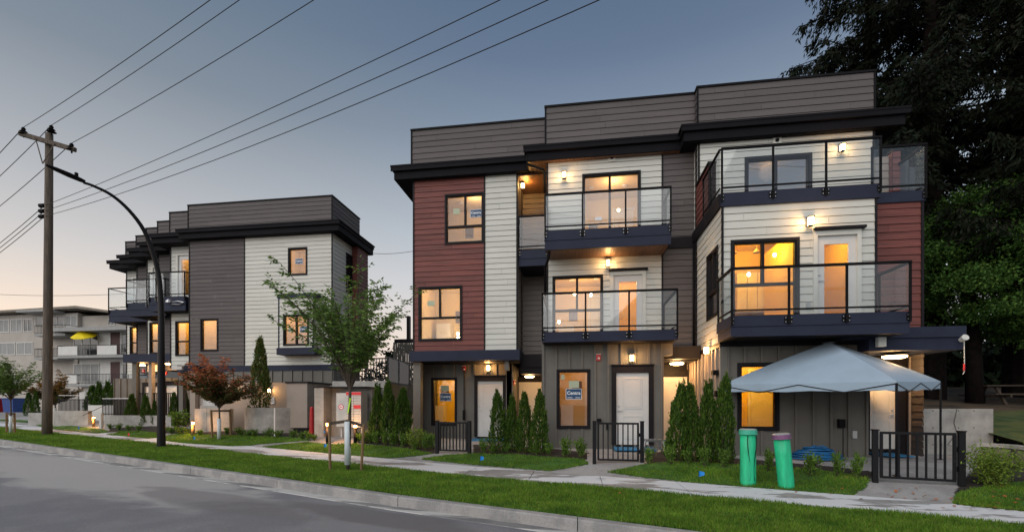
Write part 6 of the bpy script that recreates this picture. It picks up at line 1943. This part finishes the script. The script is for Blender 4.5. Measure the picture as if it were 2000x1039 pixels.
# --- young staked trees
def branch_tree(name, base, trunk_top, crownH, crownR, nb, seed, mt, label, vase=0.55, per=70, leafL=.085, mt_low=None, trunk_r=.035, up=.9, twigs=3, lean=(0, 0), flat=0.0):
    g = seeded(seed)
    t = thing(name, label, 'tree', base)
    b = np.array(base); top = b + np.array([lean[0], lean[1], trunk_top])
    mb = MB(); mb.tube([tuple(b - [0, 0, .1]), tuple(b + (top - b) * .5 + [.02, 0, 0]), tuple(top)], [trunk_r, trunk_r * .85, trunk_r * .7], 9)
    Ps, Ds = [], []
    for k in range(nb):
        a = g.uniform(0, 6.283)
        e = g.uniform(.12, 1) ** .6
        R_ = crownR * e; Hh = crownH * (g.uniform(.45, 1.0) * (1 - flat * e) ) * (1.12 - vase * e)
        st = top - np.array([0, 0, g.uniform(0, .25) * trunk_top * .3])
        m = st + np.array([math.cos(a) * R_ * .35, math.sin(a) * R_ * .35, Hh * .6])
        tip = st + np.array([math.cos(a) * R_, math.sin(a) * R_, Hh * g.uniform(.75, 1.0)])
        def bz(u): u = np.asarray(u)[..., None]; return st * (1 - u) ** 2 + 2 * m * u * (1 - u) + tip * u ** 2
        pts = [tuple(p) for p in bz(np.linspace(0, 1, 7))]
        mb.tube(pts, [trunk_r * .35 * (1 - i / 7.5) + .002 for i in range(7)], 5, cap=False)
        def leafrow(p0, p1, mm):
            u = np.linspace(.02, 1, mm)
            P = p0 + np.outer(u, p1 - p0); P[:, 2] -= .12 * np.linalg.norm(p1 - p0) * u ** 2
            ax = (p1 - p0) / (np.linalg.norm(p1 - p0) + 1e-6)
            sdv = np.cross(ax, [0, 0, 1.]); sdv /= np.linalg.norm(sdv) + 1e-6
            alt = np.where(np.arange(mm) % 2 == 0, 1, -1)[:, None]
            D = ax * .7 + sdv * alt * .7 + np.array([0, 0, -.45]) + g.normal(0, .25, (mm, 3))
            Ps.append(P); Ds.append(D)
        prev_ = bz(.18)
        for u in np.linspace(.3, 1, 7):
            cur_ = bz(u); leafrow(prev_, cur_, max(3, per // 14)); prev_ = cur_
            for _ in range(twigs):
                dr_ = unit(1, g)[0]; dr_[2] = abs(dr_[2]) * .4; dr_ = dr_ + np.array([math.cos(a), math.sin(a), .3]) * .8
                q = cur_ + dr_ / np.linalg.norm(dr_) * g.uniform(.15, .42) * crownR * .45
                leafrow(cur_, q, max(4, per // 9))
    P = np.concatenate(Ps); D = np.concatenate(Ds)
    n = len(P)
    V = leaves(P, D, g.uniform(.7, 1.2, n) * leafL, g.uniform(.28, .40, n) * leafL, g=g)
    if mt_low is not None:
        rel = (P[:, 2] - top[2]) / crownH + g.normal(0, .12, n)
        np_mesh('crown', V, 4, [mt, mt_low], t, mi=(rel < .36).astype(int))
    else: np_mesh('crown', V, 4, mt, t)
    mb.build('trunk', M['bark'], t, smooth=True)
    return t

def staked(tree_base, stakes, guard, tie_v, label_g, rib=None):
    """each a thing of its own: two stakes with crossbars; the guard wraps the trunk"""
    t = thing('tree_stakes', 'pair of brown wooden stakes with ties around ' + label_g, 'stakes', tree_base)
    tops = []
    for (u0, v0, u1, v1) in stakes:
        a = G(u0, v0); s = SC(a); b = a + Vector(((u1 - u0) / s, 0, (v0 - v1) / s))
        mb = MB(); mb.tube([a - Vector((0, 0, .1)), b], .032 if s > 60 else .04, 8); mb.build('stake', M['stake'], t); tops.append(b - (b - a) * .04)
    s = SC(tree_base); c = Vector((tree_base.x, tree_base.y, EYE + (HY - tie_v) / FL * fw(tree_base)))
    mb = MB()
    for b in tops: mb.bar(b, c, .02, .07)
    mb.build('tie', M['bark'], t)
    u, v0, v1, wp = guard
    z0 = EYE + (HY - v0) / FL * fw(tree_base); z1 = EYE + (HY - v1) / FL * fw(tree_base)
    mb = MB(); r = wp / s / 2; mb.lathe([(r, z0), (r * .97, (z0 + z1) / 2), (r * 1.02, z1)], (tree_base.x, tree_base.y, 0), 14)
    return tag(mb.build('trunk_guard', M['guard'], loc=(tree_base.x, tree_base.y, z0), smooth=True), 'white plastic sleeve wrapped round ' + label_g, 'trunk guard')

b1 = G(679, 918)
T1 = branch_tree('young_tree', b1, 1.95, 2.85, 1.8, 48, 61, G_LEAF, 'young green tree with arching branches staked in the grass verge', per=72, leafL=.11, trunk_r=.045, lean=(.06, 0), twigs=3, vase=.15)
staked(b1, [(645, 918, 643, 823), (705, 918, 711, 828)], (678, 907, 823, 12), 822, 'the young green tree in the verge')
mb = MB(); c = Vector((b1.x + .06, b1.y - .06, 0)); zz = lambda v: EYE + (HY - v) / FL * fw(b1)
mb.add([(c.x - .04, c.y, zz(806)), (c.x - .0, c.y - .02, zz(806)), (c.x + .055, c.y, zz(777)), (c.x + .02, c.y - .01, zz(777))], [(0, 1, 2, 3)])
mb.add([(c.x - .04, c.y + .006, zz(806)), (c.x - .0, c.y - .014, zz(806)), (c.x + .055, c.y + .006, zz(777)), (c.x + .02, c.y - .004, zz(777))], [(3, 2, 1, 0)])
tag(mb.build('ribbon', M['lime'], loc=(c.x, c.y, zz(806))), 'lime yellow ribbon tied to the young tree trunk', 'ribbon')
b2 = G(428, 858)
T2 = branch_tree('red_maple', b2, 1.25, 2.9, 1.3, 62, 62, REDL, 'young maple with red top leaves over darker lower ones', per=70, leafL=.13, mt_low=OLIVE, trunk_r=.04, flat=.25)
staked(b2, [(415, 856, 412, 800), (451, 850, 449, 800)], (427, 857, 817, 7), 802, 'the red leaved maple')
b3 = G(21, 846)
T3 = branch_tree('young_tree', b3, 1.5, 2.6, 1.35, 34, 63, G_LEAF, 'young green tree at the far left edge', per=56, leafL=.12, trunk_r=.035)
staked(b3, [(13, 844, 13, 805), (29, 845, 28, 806)], (21, 845, 812, 5), 808, 'the slim tree at the left edge')
b4 = Vector((PX(108, 30), 30, zt(PX(108, 30), 30)))
T4 = branch_tree('small_tree', b4, .7, 2.9, 1.6, 46, 64, ORNG, 'orange brown tree half hidden behind the utility pole', per=60, leafL=.2, trunk_r=.06, flat=.1, mt_low=OLIVE)

# --- conifers
def conifer(base, H, rad, z0, seed, label, dens=1.0, sc_=1.0, grp='tall dark conifers behind the near building'):
    g = seeded(seed)
    t = thing('conifer', label, 'tree', base, grp)
    b = np.array(base)
    mb = MB(); mb.tube([tuple(b - [0, 0, .3]), tuple(b + [0, 0, H * .5]), tuple(b + [0, 0, H])], [.42, .28, .03], 10)
    Ps, Ds, Ls = [], [], []
    z = z0
    while z < H - .3:
        k = (z - z0) / (H - z0)
        L0 = rad * (1 - k) ** .75 * (.55 + .45 * min(1, (k + .15) * 4))
        for j in range(int(g.integers(3, 6))):
            a = g.uniform(0, 6.283); Lb = L0 * g.uniform(.45, 1.2) + .3
            ax = np.array([math.cos(a), math.sin(a), 0]); sd2 = np.array([-math.sin(a), math.cos(a), 0])
            droop = g.uniform(.22, .42)
            def cz(u): return -droop * Lb * u + .8 * droop * Lb * u ** 3
            # side twigs hanging from the limb, each a little fan of sprays
            nt_ = int(9 * dens * (Lb + .5))
            us = g.uniform(.15, 1, nt_) ** .7
            for u in us:
                sgn = 1 if g.uniform() < .5 else -1
                tl = (.25 + .55 * math.sin(math.pi * min(1, u * .9 + .05))) * min(1.3, .38 * Lb) * g.uniform(.6, 1.2)
                p0 = b + [0, 0, z + cz(u)] + ax * Lb * u
                dr = ax * g.uniform(.3, .8) + sd2 * sgn * g.uniform(.5, 1) + np.array([0, 0, -g.uniform(.25, .7)])
                dr /= np.linalg.norm(dr)
                m = int(13 * tl / .5) + 5
                v = g.uniform(0, 1, m)
                P = p0 + np.outer(v * tl, dr) + g.normal(0, .045, (m, 3))
                P[:, 2] -= .25 * tl * v ** 2
                D = dr * .8 + g.normal(0, .35, (m, 3)) + np.array([0, 0, -.45])
                Ps.append(P); Ds.append(D)
            mb.tube([tuple(b + [0, 0, z]), tuple(b + [0, 0, z + cz(.5)] + ax * Lb * .5), tuple(b + [0, 0, z + cz(.95)] + ax * Lb * .95)], [.05, .03, .01], 4, cap=False)
        z += g.uniform(.40, .66)
    P = np.concatenate(Ps); D = np.concatenate(Ds); n = len(P)
    V = leaves(P, D, g.uniform(.12, .30, n) * sc_, g.uniform(.04, .085, n) * sc_, g=g)
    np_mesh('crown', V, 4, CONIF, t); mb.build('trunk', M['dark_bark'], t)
    return t
def gy(u, Y): return Vector((PX(u, Y), Y, zu(PX(u, Y), Y) - .1 if PX(u, Y) > 8.3 else .4))
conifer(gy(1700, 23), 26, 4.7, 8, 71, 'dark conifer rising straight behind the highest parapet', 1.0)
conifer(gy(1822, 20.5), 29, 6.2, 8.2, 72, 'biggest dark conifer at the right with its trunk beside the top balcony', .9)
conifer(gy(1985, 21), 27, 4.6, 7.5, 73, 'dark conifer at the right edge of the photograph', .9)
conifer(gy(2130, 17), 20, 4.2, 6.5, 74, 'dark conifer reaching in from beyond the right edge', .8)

# --- broad tree at the right
def broad(base, trunk_top, c0, rad, ncl, nper, seed, mt, label, L=.2, cl_r=.55, name='broadleaf_tree', lean=(0, 0), group=None):
    g = seeded(seed)
    t = thing(name, label, 'tree', base, group)
    b = np.array(base); top = b + np.array([lean[0], lean[1], trunk_top]); c = b + np.array(c0)
    mb = MB(); mb.tube([tuple(b - [0, 0, .2]), tuple(b + (top - b) * .5 + [.08, 0, 0]), tuple(top)], [.28, .22, .17], 10)
    Ps, Ds = [], []
    for k in range(ncl):
        d = unit(1, g)[0]; rr_ = g.uniform(.35, 1) ** .5
        cc = c + d * np.array(rad) * rr_
        if k % 3 == 0: mb.tube([tuple(top), tuple((top + cc) / 2 + [0, 0, .2]), tuple(cc)], [.09, .05, .015], 5, cap=False)
        m = nper
        q = unit(m, g) * (g.uniform(0, 1, (m, 1)) ** .4) * cl_r * np.array([1.2, 1.2, .55]) * g.uniform(.6, 1.3)
        Ps.append(cc + q); Ds.append(unit(m, g) + np.array([0, 0, -.35]) + d * .5)
    P = np.concatenate(Ps); D = np.concatenate(Ds); n = len(P)
    V = leaves(P, D, g.uniform(.6, 1.2, n) * L, g.uniform(.4, .65, n) * L, g=g)
    np_mesh('crown', V, 4, mt, t); mb.build('trunk', M['dark_bark'], t, smooth=True)
    return t
broad(gy(1905, 19.0), 4.4, (.9, 0, 5.2), (3.5, 2.6, 2.8), 240, 260, 81, BROAD, 'broad green tree with a dark leaning trunk right of the building', L=.12, lean=(-.3, 0))
broad(gy(2080, 17.5), 4, (0, 0, 4.6), (3.0, 2.6, 2.6), 130, 200, 82, BROAD, 'broad green tree at the right edge behind the picnic table', L=.12)
# dark wood beyond
g_ = seeded(90)
n = 26000
x_ = g_.uniform(7, 44, n); y_2 = g_.uniform(27, 33, n)
top_ = 6.5 + 1.6 * np.sin(x_ * .5) + 1.0 * np.sin(x_ * 1.3)
z_2 = 1.5 + (top_ - 1.5) * g_.uniform(0, 1, n) ** .8
keep = ~((z_2 < 2.2) & (g_.uniform(0, 1, n) < .35))
P = np.stack([x_, y_2, z_2], -1)[keep]
V = leaves(P, unit(len(P), g_) + np.array([0, 0, -.3]), g_.uniform(.35, .7, len(P)), g_.uniform(.25, .45, len(P)), g=g_)
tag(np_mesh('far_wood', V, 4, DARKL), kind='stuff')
# trees in the gap between the buildings
broad(Vector((PX(795, 32), 32, .4)), 2.5, (0, 0, 4.0), (1.6, 1.4, 1.6), 26, 60, 84, DARKL, 'dark tree behind the gap between the buildings', L=.3)
broad(Vector((PX(745, 34), 34, .4)), 2.0, (0, 0, 3.2), (2.2, 1.4, 1.4), 26, 60, 85, DARKL, 'low dark tree beyond the terrace railing', L=.3)
# trees across the street: they show in the window reflections
gq = seeded(95)
Ps = []
for (x_, y_q, R_, h_) in ((-16, -24, 4.5, 8), (-4, -27, 5, 9), (7, -23, 4, 7.5), (19, -26, 5, 9.5)):
    for k in range(60):
        d = unit(1, gq)[0] * np.array([R_, R_, h_ * .42]) * gq.uniform(.3, 1) ** .5
        Ps.append(np.array([x_, y_q, h_ * .55]) + d + gq.normal(0, .45, (70, 3)))
P = np.concatenate(Ps)
V = leaves(P, unit(len(P), gq), gq.uniform(.25, .5, len(P)), gq.uniform(.18, .3, len(P)), g=gq)
tag(np_mesh('far_wood', V, 4, DARKL), kind='stuff')
print('objects', len(bpy.data.objects), 'faces', sum(len(m.polygons) for m in bpy.data.meshes))
